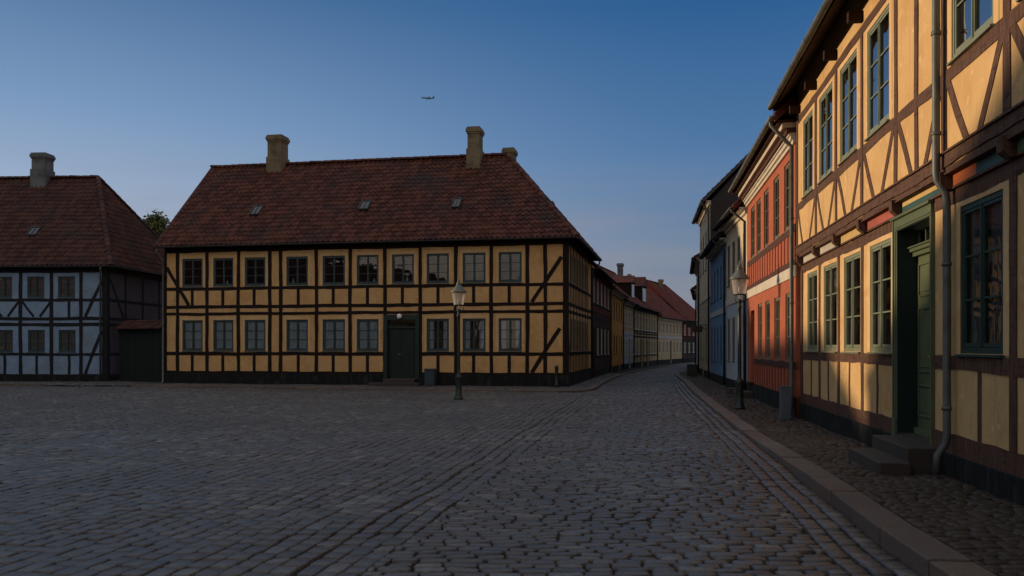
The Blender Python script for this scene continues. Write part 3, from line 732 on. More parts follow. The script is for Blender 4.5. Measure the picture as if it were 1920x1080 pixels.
# timbers
mb = MB()
def rail(F, z0, z1, a0, a1, cut=None):
    if cut: F.hbeam(mb, a0, cut[0], z0, z1, o1=.012); F.hbeam(mb, cut[1], a1, z0, z1, o1=.012)
    else: F.hbeam(mb, a0, a1, z0, z1, o1=.012)
dc = (dS0-.1, dS1+.1)
for z0, z1, c in ((5.66, 5.92, None), (4.035, 4.165, None), (3.26, 3.40, None), (2.965, 3.09, None), (1.25, 1.395, dc), (.44, .585, dc)):
    rail(FM, z0, z1, 0, LM, c); rail(FS, z0, z1, 0, FS.L)
PP = [FM.S(p_) for p_ in posts]
for i, p_ in enumerate(PP):
    w_ = .15
    FM.post(mb, p_, .5, 5.8, w_, o1=.018)
FM.post(mb, .06, .5, 5.8, .12, o1=.02); FM.post(mb, LM-.1, .5, 5.8, .2, o1=.022); FS.post(mb, .09, .5, 5.8, .18, o1=.022); FS.post(mb, FS.L-.08, .5, 5.8, .16, o1=.02)
for i, (a, b) in enumerate(zip(PP[:-1], PP[1:])):
    if b-a < .6 or i == 11: continue
    c = (a+b)/2
    FM.post(mb, c, 3.38, 4.05, .13, o1=.016)
    if i != 7: FM.post(mb, c, .56, 1.27, .13, o1=.016)
FM.beam(mb, FM.S(313), 5.05, FM.S(354), 3.40, .15, o1=.015); 
FM.post(mb, FM.S(359), 3.38, 4.05, .13, o1=.016) if False else None
FM.beam(mb, FM.S(1052.7), 5.18, FM.S(997), 3.40, .15, o1=.015); FM.beam(mb, FM.S(1050), 2.35, FM.S(997), .585, .15, o1=.015)
for k in range(7):
    a = .66+k*1.08
    FS.post(mb, a, .5, 5.8, .13, o1=.018)
    if k < 6: FS.post(mb, a+.54, 3.38, 4.05, .12, o1=.016); FS.post(mb, a+.54, .56, 1.27, .12, o1=.016)
FS.beam(mb, .2, 2.3, .55, .6, .11, o1=.012)
T.part('timber_frame', mb, 'timber_black')
CU = ['side', 'half', None, None, None, None, 'side', 'side', None, None]
CLo = ['full', 'full', 'full', 'full', 'full', 'full', None, 'side', 'side', 'side']
for (a, b, z0, z1, k, i) in W:
    put_window(T, FM, a, b, z0, z1, 3, 2, 'frame_dark', .03, 0, CLo[i] if k == 'l' else (None if i not in (1,) else None), 'curtain')
for (a, b) in sw:
    for zz in (ZU, ZL): put_window(T, FS, a, b, zz[0], zz[1], 3, 2, 'olive', .005, 0, 'side', 'curtain', glass='glass_bright', fw=.045)
# door
def main_door():
    mb = MB(); a0, a1 = dS0-.10, dS1+.10
    FM.slab(mb, a0, dS0+.06, .30, 2.90, -.3, .05); FM.slab(mb, dS1-.06, a1, .30, 2.90, -.3, .05); FM.slab(mb, a0, a1, 2.72, 2.94, -.3, .055)
    FM.slab(mb, dS0+.06, dS1-.06, 2.38, 2.46, -.3, -.03)
    f = T.part('door_frame', mb, 'dark_green')
    mb = MB(); m_ = (dS0+dS1)/2
    for x0, x1 in ((dS0+.06, m_-.004), (m_+.004, dS1-.06)):
        FM.slab(mb, x0, x1, .34, 2.38, -.16, -.12)
        for z0, z1 in ((.5, .95), (1.05, 1.55), (1.65, 2.28)): FM.slab(mb, x0+.09, x1-.09, z0, z1, -.12, -.105)
    d = T.part('door', mb, 'door_dark')
    mb = MB(); mb.tube([FM.P(m_-.06, 1.3, -.10), FM.P(m_-.06, 1.3, -.06), FM.P(m_-.16, 1.3, -.06)], .01, 8); T.part('handle', mb, 'brass', parent=d)
    mb = MB(); FM.slab(mb, dS0+.06, dS1-.06, 2.46, 2.72, -.12, -.115); T.part('transom_pane', mb, 'glass', parent=d)
    mb = MB(); mb.lathe([(.0, -.11), (.07, -.09), (.1, -.03), (.1, .03), (.07, .09), (0, .11)], FM.P(m_-.05, 2.86, .14), 16); T.part('door_lamp', mb, 'mantle', smooth=True)
main_door()
TT = Thing('entrance_steps', 'low grey stone steps before the dark double door of the long yellow house', 'steps', tuple(FM.P((dS0+dS1)/2, 0)))
mb = MB(); FM.slab(mb, dS0+.0, dS1-.0, .0, .31, .04, .42); FM.slab(mb, dS0-.45, dS1+.35, .0, .17, .425, .95)
bevel(TT.part('step', mb, 'step_stone'), .015)
# roof
T = TM
ro, r0, r1, v, A, V = roof(TM, FM, 8.7, 5.93, 10.28, ov=.38, endL=.28, endR=.38, hipR=3.3, mat='tiles_main')
def chim(T, F, ro, px, pyTop, wpx, inn, z0, mat, foot, wy=.75):
    s_ = F.S(px, -inn); q = F.P(s_, 0, -inn); z1 = 1.6+(HORIZ-pyTop)*q[1]/FPX
    chimney(T, ro, (q[0], q[1]), F.rz, wpx*q[1]/FPX, wy, z0, z1, mat, foot)
chim(T, FM, ro, 521, 256, 27, 4.25, 9.0, 'yellow_brick', 10.55); chim(T, FM, ro, 891, 241, 22, 4.0, 9.0, 'yellow_brick', 10.45)
chim(T, FM, ro, 956, 280, 19, 7.0, 7.5, 'yellow_brick', 9.2)
for (x0, y0, x1, y1) in ((471, 405, 493, 388), (674, 395, 696, 379), (848, 391.5, 866, 374)):
    a, b = roof_hit(FM, A, v, (x0+x1)/2, y0); c, d_ = roof_hit(FM, A, v, (x0+x1)/2, y1)
    wd = (x1-x0-3)*.0235; skylight(T, ro, FM, A, v, (a+c)/2-wd/2, (a+c)/2+wd/2, b, d_)
q = FM.P(-.12, 0, .42); q2 = FM.P(-.02, 0, .09)
downpipe(T, [(q[0], q[1], 5.85), (q[0], q[1], 5.7), (q2[0], q2[1], 5.35), (q2[0], q2[1], .15), (q2[0]-.02, q2[1]-.12, .05)], .04, 'zinc', [(q2, 4), (q2, 2)])
q2 = FS.P(FS.L-.12, 0, .09); q = FS.P(FS.L-.1, 0, .42)
downpipe(T, [(q[0], q[1], 5.85), (q[0], q[1], 5.7), (q2[0], q2[1], 5.35), (q2[0], q2[1], .08)], .04, 'zinc_dark')
# small white ornaments in upper windows
for i, (px, ty) in enumerate(((424, 'vase'), (548, 'vase'), (700, 'vase'), (762, 'vase'))):
    s_ = FM.S(px); mb = MB(); c = FM.P(s_, 4.27, -.12); k = .8+.25*(i % 2)
    mb.lathe([(.02, 0), (.045*k, .02), (.055*k, .09), (.03, .15), (.022, .2*k), (.03, .22*k)], (0, 0, 0), 12)
    o = obj('vase', mb.mesh('vase', smooth=True), 'vase_white', loc=c)
    tag(o, 'small white ornament standing inside the %s upper window of the long yellow house' % ('second', 'fourth', 'sixth', 'seventh')[i], 'vase', 'ornaments on upper window sills')

# ================================================================== BLUE-WHITE HOUSE AT LEFT
FBf = Vector((-.998, .062)).normalized(); CB = Vector((-18.42, 40.0)); LB = 15
FB = Facade((CB.x+FBf.x*LB, CB.y+FBf.y*LB), (CB.x, CB.y)); FBS = Facade((CB.x, CB.y), (CB.x+.56, CB.y+8.98))
TB = Thing('half_timbered_house', 'pale blue half-timbered house with hipped red roof at the left edge of the square', 'house', tuple(FB.P(LB/2, 0)))
T = TB
zu = (3.86, 4.84); zl = (1.38, 2.39)
bw = [(-9, 27), (51, 84), (108.6, 143)]; W = []
for a, b in bw:
    s0 = FB.S(a); W += [(s0, s0+.81, *zu), (s0+.03, s0+.84, *zl)]
s0 = FB.S(-9); step = FB.S(51)-FB.S(-9)
for k in (1, 2, 3): W += [(s0-step*k, s0-step*k+.81, *zu), (s0-step*k, s0-step*k+.81, *zl)]
mb = MB(); FB.wall(mb, 0, LB, .3, 5.25, [w_[:4] for w_ in W]); T.part('wall', mb, 'blue_white')
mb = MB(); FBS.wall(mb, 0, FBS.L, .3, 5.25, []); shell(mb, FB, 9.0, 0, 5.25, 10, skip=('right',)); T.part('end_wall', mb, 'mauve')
mb = MB(); FB.slab(mb, 0, LB+.03, 0, .3, -.3, .03); FBS.slab(mb, 0, FBS.L, 0, .3, -.3, .03); T.part('plinth', mb, 'plinth')
mb = MB()
for F_ in (FB, FBS):
    for z0, z1 in ((5.0, 5.22), (3.69, 3.82), (2.83, 2.98), (2.56, 2.71), (1.21, 1.33), (.25, .37)): rail(F_, z0, z1, 0, F_.L)
for k, px in enumerate((39, 97, 152)): FB.post(mb, FB.S(px), .3, 5.1, .16, o1=.018)
for k in range(1, 6): FB.post(mb, FB.S(39)-step*k, .3, 5.1, .16, o1=.018)
FB.post(mb, LB-.12, .3, 5.1, .24, o1=.022); FBS.post(mb, .1, .3, 5.1, .2, o1=.022)
for k in range(-5, 3):
    a = FB.S(39)+step*k; 
    if a < .3: continue
    if k < 1: FB.beam(mb, a+.08, 3.68, a+.62, 3.0, .11); FB.beam(mb, a+step-.1, 3.68, a+step-.62, 3.0, .11)
    elif k == 1: FB.post(mb, a+step/2, 2.98, 3.7, .12)
    if k < 2: FB.post(mb, a+step/2, .37, 1.22, .12, o1=.016)
FB.beam(mb, FB.S(191), 4.6, FB.S(160), 2.99, .14); FB.beam(mb, FB.S(191), 2.35, FB.S(160), .38, .14)
for Y in (41.65, 43.35, 45.1, 46.8): FBS.post(mb, Y-40, .3, 5.1, .14, o1=.018)
FBS.beam(mb, .25, 4.7, 1.45, 2.99, .13)
T.part('timber_frame', mb, 'timber_blue')
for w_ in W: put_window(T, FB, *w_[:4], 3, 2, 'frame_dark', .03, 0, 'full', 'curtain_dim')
ro, r0, r1, v, A, V = roof(T, FB, 9.0, 5.30, 10.25, ov=.35, endL=.2, endR=.35, hipR=2.9, mat='tiles_left')
chim(T, FB, ro, 80, 289, 26, 4.4, 9.2, 'grey_brick', 10.6)
a, b = roof_hit(FB, A, v, 63, 443); c, d_ = roof_hit(FB, A, v, 66, 428); skylight(T, ro, FB, A, v, (a+c)/2-.24, (a+c)/2+.24, b, d_)
q = FB.P(LB-.1, 0, .40); q2 = FB.P(LB-.28, 0, .08)
downpipe(T, [(q[0], q[1], 5.25), (q[0], q[1], 5.1), (q2[0], q2[1], 4.85), (q2[0], q2[1], .12)], .04, 'zinc', [(q2, 3)])
# gate between the houses
FG = Facade((-18.0, 40.25), (FM.P(-.1, 0, -.3)[0], FM.P(-.1, 0, -.3)[1]))
TG = Thing('timber_gate', 'dark boarded yard gate with a small tiled coping between the blue and the yellow house', 'gate', tuple(FG.P(FG.L/2, 0)))
mb = MB(); n_ = 14
for i in range(n_):
    a, b = FG.L*i/n_+.006, FG.L*(i+1)/n_-.006; FG.slab(mb, a, b, .06, 2.25, -.05, random.uniform(-.004, .004))
FG.slab(mb, 0, FG.L, 2.25, 2.40, -.1, .05)
TG.part('gate_boards', mb, 'gate_wood')
mb = MB(); u = FG.d; vv = (FG.n*.45+Vector((0, 0, .33))).normalized(); tile_plane(mb, FG.P(0, 2.40, .28), u, vv, lambda t: 0, lambda t: FG.L, .62, .23, .3, 6)
vb = (-FG.n*.45+Vector((0, 0, .33))).normalized(); tile_plane(mb, FG.P(0, 2.40, -.72), u, vb, lambda t: 0, lambda t: FG.L, .62, .23, .3, 4)
ridge_tiles(mb, FG.P(0, 2.77, -.22), FG.P(FG.L, 2.77, -.22), .09); TG.part('coping', mb, 'tiles_left')

# ================================================================== YELLOW HOUSE ON THE RIGHT
kx = 3.6; sl_ = .1456
def RP(Y, W_=kx, s=sl_): return (W_+s*Y, Y)
FR = Facade(RP(19.6), RP(-7)); LR = FR.L; UO = .10
SY = lambda Y: (19.6-Y)*math.hypot(1, sl_)
TR = Thing('half_timbered_house', 'large sunlit yellow half-timbered house with brown timbers and green door beside the pavement', 'house', (*RP(11), 0))
T = TR
ZRU = (4.80, 6.43); ZRL = (1.53, 3.17)
up = [(18.79, 17.75), (17.11, 15.93), (15.34, 14.14), (13.49, 12.30), (9.84, 8.67), (8.02, 6.85), (6.25, 5.1), (4.45, 3.3)]
lo = [(FR.S(1514.5), FR.S(1534)), (FR.S(1545), FR.S(1568.7)), (FR.S(1583), FR.S(1612)), (FR.S(1632), FR.S(1669)), (FR.S(1800.7), FR.S(1878.5))]
lo = [(a, a+(1.06 if i == 0 else 1.17 if i < 4 else 1.19)) for i, (a, b) in enumerate(lo)]
lo += [(SY(8.0), SY(6.83)), (SY(6.2), SY(5.03)), (SY(4.4), SY(3.23))]
upS = [(SY(a), SY(a)+round(SY(b)-SY(a), 2)) for a, b in up]
door = (FR.S(1688), SY(10.77))
hl = [(a, b, *ZRL) for a, b in lo]+[(door[0], door[1], .40, 3.21)]
hu = [(a, b, *ZRU) for a, b in upS]
mb = MB(); FR.wall(mb, 0, LR, .3, 3.45, hl); FR.wall(mb, 0, LR, 3.6, 7.42, hu, o=UO, depth=.2)
mb.quad(FR.P(0, 3.6, UO), FR.P(0, 3.6, -.2), FR.P(LR, 3.6, -.2), FR.P(LR, 3.6, UO))
shell(mb, FR, 8.5, 0, 6.9, 11.3); T.part('wall', mb, 'ochre')
# infill panels, slightly proud of the wall between the timbers; window surrounds
mb = MB()
def surround(F, a, b, z0, z1, e, o, t=.12):
    F.slab(mb, a-e, a, z0-.02, z1+t, o-.02, o+.008); F.slab(mb, b, b+e, z0-.02, z1+t, o-.02, o+.008); F.slab(mb, a, b, z1, z1+t, o-.02, o+.008)
for a, b in lo: mb = MB(); surround(FR, a, b, *ZRL, .15, 0, .10); bevel(T.part('window_surround', mb, 'surround'), .004, 1)
for a, b in upS: mb = MB(); surround(FR, a, b, *ZRU, .13, UO, .08); bevel(T.part('window_surround', mb, 'surround'), .004, 1)
mb = MB()
zs = 0
# lower storey plinth
edges = [0, 1.1, 2.4, 3.35, 4.2, 5.6, 7.1, door[0]-.2]
for i in range(len(edges)-1): FR.slab(mb, edges[i]+.002, edges[i+1]-.002, -.05, .37, -.3, .03+random.uniform(-.008, .012))
e2 = [door[1]+.15]
while e2[-1] < LR-1: e2.append(e2[-1]+random.uniform(.7, 1.5))
e2.append(LR)
for i in range(len(e2)-1): FR.slab(mb, e2[i]+.002, e2[i+1]-.002, -.05, .37, -.3, .03+random.uniform(-.008, .012))
FR.slab(mb, door[0]-.2, door[1]+.15, -.05, .36, -.3, .0)
bevel(T.part('plinth', mb, 'plinth'), .012, 2)
# timbers
mb = MB()
dcut = (door[0]-.2, door[1]+.06)
PL = [17.58, 15.90, 14.21]; PR = [8.46, 6.66, 4.85, 3.0]
def B2(a0, a1, z0, z1, o1): FR.hbeam(mb, a0, a1, z0, z1, o1=o1, o0=o1-.12)
for z0, z1 in ((1.335, 1.495), (.37, .60)):
    B2(0, dcut[0], z0, z1, .012); B2(dcut[1], LR, z0, z1, .012)
B2(0, LR, 3.24, 3.40, .012)
for Y in PL: FR.post(mb, SY(Y), .58, 3.3, .15, o1=.015)
for Y in PR: FR.post(mb, SY(Y), .58, 3.3, .16, o1=.015)
FR.post(mb, SY(10.28), .58, 3.3, .2, o1=.02); FR.post(mb, .12, .35, 3.3, .24, o1=.024); FR.post(mb, dcut[0]-.03, .58, 3.3, .07, o1=.012)
for Y in (18.45, 16.77, 15.08, 13.33): FR.post(mb, SY(Y), .58, 1.36, .10, o1=.008)
for Y in (9.31, 7.55, 5.75, 3.95): FR.post(mb, SY(Y), .58, 1.36, .10, o1=.008)
# jetty beams
B2(0, LR, 3.66, 3.80, UO+.03); B2(0, LR, 3.585, 3.655, UO+.015); FR.slab(mb, -.02, LR, 3.798, 3.822, UO-.05, UO+.055); FR.slab(mb, -.02, LR, 3.56, 3.58, UO-.05, UO+.035)
FR.slab(mb, 0, LR, 3.40, 3.425, -.05, .05)
# upper storey
uo = UO
def PU(Y, z0=3.8, z1=6.6, wd=.15, o1=.015): FR.beam(mb, SY(Y), z0, SY(Y), z1, wd, o1=uo+o1, o0=uo-.06)
UPo = [17.43, 15.63, 13.82, 12.0, 11.08, 10.07, 8.35, 6.55, 4.75, 2.95]
for Y in UPo: PU(Y, wd=.17 if Y in (8.35, 10.07) else .14)
PU(19.5, wd=.16)
B2(0, LR, 4.61, 4.76, uo+.012); B2(0, LR, 6.52, 6.66, uo+.012)
for i, Y in enumerate([17.43, 15.63, 13.82, 12.0, 10.07, 8.35, 6.55, 4.75]):
    for sg in (-1, 1):
        if Y == 19.5 and sg > 0: continue
        FR.beam(mb, SY(Y)+sg*.09, 4.66, SY(Y)+sg*.70, 3.82, .125, o1=uo+.009, o0=uo-.06)
FR.beam(mb, SY(19.42)+.0, 4.66, SY(19.42)+.55, 3.82, .12, o1=uo+.009, o0=uo-.06)
T.part('timber_frame', mb, 'timber')
# painted boards between the corbels
CY = [19.2, 17.43, 15.63, 13.82, 12.0, 10.07, 8.35, 6.55, 4.75, 2.95, 1.1]
colr = ['board_white', 'board_white', 'board_yellow', 'board_pink', None, None, 'board_green', 'board_white', 'board_yellow', 'board_pink']
for i in range(len(CY)-1):
    a, b = SY(CY[i])+.08, SY(CY[i+1])-.08; c = colr[i]; m_ = a+(b-a)*.45
    def bd(a_, b_, z0, z1, mt, lb):
        q = MB(); FR.beam(q, a_, (z0+z1)/2, b_, (z0+z1)/2, z1-z0, o1=.045, o0=-.02, jit=.001); T.part('painted_board', q, mt, label=lb)
    if c: bd(a, b, 3.43, 3.555, c, 'painted jetty board in ' + c.split('_')[1])
    elif i == 4: bd(a, b, 3.495, 3.555, 'board_yellow', 'yellow strip of jetty board'); bd(a, b, 3.43, 3.493, 'board_teal', 'green strip of jetty board')
    else: bd(a, m_, 3.43, 3.555, 'board_orange', 'orange jetty board'); bd(m_+.002, b, 3.43, 3.555, 'board_teal', 'teal jetty board')
for Y in CY[:-1]:
    q = MB(); s_ = SY(Y)
    prof = [(0, 3.41), (.10, 3.40), (.17, 3.46), (.18, 3.60), (-.02, 3.60)]
    vs = [FR.P(s_-.075, z, o_) for o_, z in prof]+[FR.P(s_+.075, z, o_) for o_, z in prof]; n5 = len(prof)
    q.add(vs, [tuple(range(n5)), tuple(range(2*n5-1, n5-1, -1))]+[(k, (k+1) % n5, n5+(k+1) % n5, n5+k) for k in range(n5)])
    T.part('corbel', q, 'timber')
    q = MB(); FR.slab(q, s_-.06, s_+.06, 6.72, 6.88, uo-.05, uo+.22); T.part('beam_end', q, 'soffit')  # dark soffit colour stands in for the shade under the eave
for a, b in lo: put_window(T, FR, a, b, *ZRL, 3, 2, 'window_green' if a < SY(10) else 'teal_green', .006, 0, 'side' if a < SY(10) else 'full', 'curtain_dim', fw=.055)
for a, b in upS: put_window(T, FR, a, b, *ZRU, 3, 2, 'window_green', .006, UO, None, fw=.05, glass='glass_bright')
# door
def right_door():
    a0, a1 = door; mb = MB(); f = .155
    FR.slab(mb, a0-f, a0, .12, 3.21, -.25, .05); FR.slab(mb, a1, a1+.05, .12, 3.21, -.25, .05); FR.slab(mb, a0-f, a1+.05, 3.212, 3.36, -.25, .052)
    qj = MB(); FR.slab(qj, a0, a0+.012, .42, 3.198, -.25, .04); FR.slab(qj, a1-.012, a1, .42, 3.198, -.25, .04); FR.slab(qj, a0, a1, 3.199, 3.211, -.25, .04); T.part('door_lining', qj, 'dark_green')  # jambs painted dark to put the recess shade into the colour
    qj = MB(); FR.slab(qj, a0-.02, a1+.02, .396, .418, -.30, .012); T.part('threshold', qj, 'step_stone')
    FR.slab(mb, a0-f-.02, a1+.07, 3.362, 3.40, -.1, .09); FR.slab(mb, a0-.055, a0-.035, .3, 3.21, .05, .062); FR.slab(mb, a0-f, a0-f+.035, .12, 3.36, .05, .066)
    FR.slab(mb, a0-.06, a1+.03, 3.24, 3.26, .052, .064)
    FR.slab(mb, a0-f-.01, a0+.0, .12, .62, .05, .075)
    bevel(T.part('door_frame', mb, 'green'), .004, 1)
    mb = MB(); r = -.22; m_ = (a0+a1)/2
    FR.slab(mb, a0, a1, .38, .50, -.25, r+.05)
    for x0, x1 in ((a0+.02, m_-.006), (m_+.006, a1-.02)):
        FR.slab(mb, x0, x1, .50, 2.84, r-.05, r)
        st = .09
        for z0, z1 in ((.66, 1.10), (1.26, 2.14), (2.28, 2.74)):
            for (p0, p1, q0, q1) in ((x0+st, x1-st, z0, z0+.03), (x0+st, x1-st, z1-.03, z1), (x0+st, x0+st+.03, z0+.03, z1-.03), (x1-st-.03, x1-st, z0+.03, z1-.03)):
                FR.slab(mb, p0, p1, q0, q1, r, r+.022)
            FR.slab(mb, x0+st+.06, x1-st-.06, z0+.07, z1-.07, r, r+.014)
    FR.slab(mb, m_-.03, m_+.03, .52, 2.84, r+.002, r+.03)
    FR.slab(mb, a0-.0, a1, 2.842, 2.90, r-.05, r+.07); FR.slab(mb, a0, a1, 2.902, 2.95, r-.05, r+.11); FR.slab(mb, a0, a1, 2.952, 2.975, r-.05, r+.135)
    d = T.part('door', mb, 'green'); bevel(d, .004, 1)
    mb = MB()
    for k in range(5): x = a0+.03+(a1-a0-.06)*k/4; FR.slab(mb, x-.015, x+.015, 2.977, 3.20, r-.04, r)
    T.part('transom_frame', mb, 'green', parent=d)
    mb = MB(); FR.slab(mb, a0, a1, 2.977, 3.20, r-.03, r-.026); T.part('transom_pane', mb, 'glass', parent=d)
    mb = MB(); mb.tube([FR.P(m_+.05, 1.47, r+.02), FR.P(m_+.05, 1.47, r+.07), FR.P(m_-.06, 1.47, r+.07)], .010, 8); mb.lathe([(.02, -.03), (.02, .03)], FR.P(m_+.05, 1.47, r+.02), 10); T.part('handle', mb, 'brass', parent=d, smooth=True)
    mb = MB(); FR.slab(mb, a0-.0, a1, .40, .41, -.26, -.0); 
right_door()
TT = Thing('entrance_steps', 'two worn dark stone steps on the pavement below the green door', 'steps', (*RP(11.3), 0))
mb = MB(); FR.slab(mb, SY(12.05), SY(10.45), .08, .395, .002, .40); bevel(TT.part('upper_step', mb, 'step_stone'), .015)
mb = MB(); FR.slab(mb, SY(11.85), SY(10.28), .04, .235, .402, .76); bevel(TT.part('lower_step', mb, 'step_stone'), .015)
T = TR
ro, r0, r1, v, A, V = roof(T, FR, 8.5, 7.03, 11.5, ov=.60, endL=.15, mat='tiles_main', seg=2, gutter='zinc')
mb = MB(); tri = [(.58, 6.93), (.0, 6.70), (.0, 7.52)]; mb.add([FR.P(-.13, z, o_) for o_, z in tri]+[FR.P(-.10, z, o_) for o_, z in tri], [(0, 1, 2), (5, 4, 3), (0, 3, 4, 1), (1, 4, 5, 2), (2, 5, 3, 0)]); T.part('eave_end_board', mb, 'timber')
# rafters under the eave
for Y in np.arange(19.3, 0, -.9):
    pass
mb = MB()
for Y in ():
    s_ = SY(Y); q0, q1 = FR.P(s_, 6.86, .60), FR.P(s_, 7.45, 0.05)
    a = [FR.P(s_-.05, 6.80, .58), FR.P(s_+.05, 6.80, .58), FR.P(s_+.05, 7.32, .05), FR.P(s_-.05, 7.32, .05), FR.P(s_-.05, 6.92, .58), FR.P(s_+.05, 6.92, .58), FR.P(s_+.05, 7.44, .05), FR.P(s_-.05, 7.44, .05)]
    mb.hexa(a)
# downpipe with a kink under the jetty
sp = FR.S(1755, .2); q = FR.P(sp, 0, .20); q2 = FR.P(sp+.02, 0, .09); q3 = FR.P(sp+.02, 0, .2); g0 = FR.P(sp, 0, .66)
downpipe(T, [(g0[0], g0[1], 6.95), (g0[0], g0[1], 6.85), (q[0], q[1], 6.4), (q[0], q[1], 3.60), (*FR.P(sp, 0, .19)[:2], 3.52), (*FR.P(sp+.01, 0, .10)[:2], 3.36), (q2[0], q2[1], 3.25), (q2[0], q2[1], .55), (*FR.P(sp+.02, 0, .11)[:2], .48), (*FR.P(sp+.02, 0, .19)[:2], .36), (*FR.P(sp+.02, 0, .20)[:2], .14)], .043, 'zinc', [(q, 5.2), (q, 4.05), (q2, 2.55), (q2, .9)])

# ================================================================== RED HOUSE
KX, KS = 3.43, .149
FD = Facade((KX+KS*28.8, 28.8), (KX+KS*19.65, 19.65))
SD = lambda Y: (28.8-Y)*math.hypot(1, KS)
TD = Thing('terraced_house', 'brick red two-storey house with white band and cream cornices, second from the right', 'house', (KX+KS*24, 24, 0))
T = TD
UW = [(27.95, 27.0), (26.55, 25.6), (24.95, 24.0), (23.1, 22.15), (21.35, 20.4)]; LW = [(26.25, 25.35), (24.65, 23.75), (22.95, 22.05), (21.15, 20.25)]
hu = [(SD(a), SD(a)+.96, 4.39, 5.98) for a, b in UW]; hl = [(SD(a), SD(a)+.92, 1.28, 2.88) for a, b in LW]; dr = (SD(27.95), SD(27.05), .35, 2.75)
mb = MB(); FD.wall(mb, 0, FD.L, .3, 6.7, hu+hl+[dr]); shell(mb, FD, 8.5, 0, 6.6, 10.9); T.part('wall', mb, 'red_plaster')
mb = MB(); FD.slab(mb, 0, dr[0], 0, .48, -.3, .03); FD.slab(mb, dr[1], FD.L, 0, .48, -.3, .03); FD.slab(mb, dr[0], dr[1], 0, .35, -.3, .0); T.part('plinth', mb, 'plinth')
mb = MB()
for z0, z1 in ((4.2, 4.37), (3.45, 3.58)): FD.hbeam(mb, 0, FD.L, z0, z1, o1=.02)
FD.hbeam(mb, dr[1]+.05, FD.L, 1.1, 1.26, o1=.02)
T.part('timber_frame', mb, 'timber_red_dark')
mb = MB()
for k in range(19):
    a = .12+k*.5
    if a > FD.L-.05: continue
    q = MB(); FD.post(q, a, 3.58, 4.2, .13, o1=.018); T.part('stud', q, 'timber_red')
    if a > dr[1]+.1: q = MB(); FD.post(q, a, .46, 1.1, .13, o1=.018); T.part('stud', q, 'timber_red')
mb = MB(); FD.slab(mb, 0, FD.L, 3.19, 3.44, -.02, .03); FD.slab(mb, 0, FD.L, 6.18, 6.27, -.02, .06); FD.slab(mb, 0, FD.L, 6.27, 6.36, -.02, .11); FD.slab(mb, 0, FD.L, 6.36, 6.40, -.02, .15); FD.slab(mb, 0, FD.L, 6.52, 6.63, .0, .30); T.part('cornice', mb, 'white_paint')
mb = MB(); FD.slab(mb, 0, FD.L, 6.402, 6.52, -.02, .20); FD.slab(mb, 0, FD.L, 6.632, 6.70, .0, .40); T.part('eave_board', mb, 'timber_red_dark')
for h in hu: put_window(T, FD, *h, 3, 2, 'olive', .03, 0, 'side', 'curtain_dim', glass='glass_bright')
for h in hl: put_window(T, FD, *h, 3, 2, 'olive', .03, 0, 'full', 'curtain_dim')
mb = MB(); FD.slab(mb, dr[0], dr[1], .35, 2.3, -.2, -.14); FD.slab(mb, dr[0], dr[1], 2.3, 2.75, -.2, -.16); T.part('door', mb, 'frame_brown')
ro, *_ = roof(T, FD, 8.5, 6.75, 11.0, ov=.50, endL=.05, endR=.26, mat='tiles_far', seg=3, gutter='zinc')
q = FD.P(FD.L-.05, 0, .55); q2 = FD.P(FD.L-.08, 0, .09)
downpipe(T, [(q[0], q[1], 6.7), (q[0], q[1], 6.6), (q2[0]-.1, q2[1], 6.2), (q2[0], q2[1], 6.1), (q2[0], q2[1], .3), (q2[0]-.04, q2[1]-.02, .2), (q2[0]-.18, q2[1]-.05, .1)], .045, 'zinc', [(q2, 4.5), (q2, 2.6)])

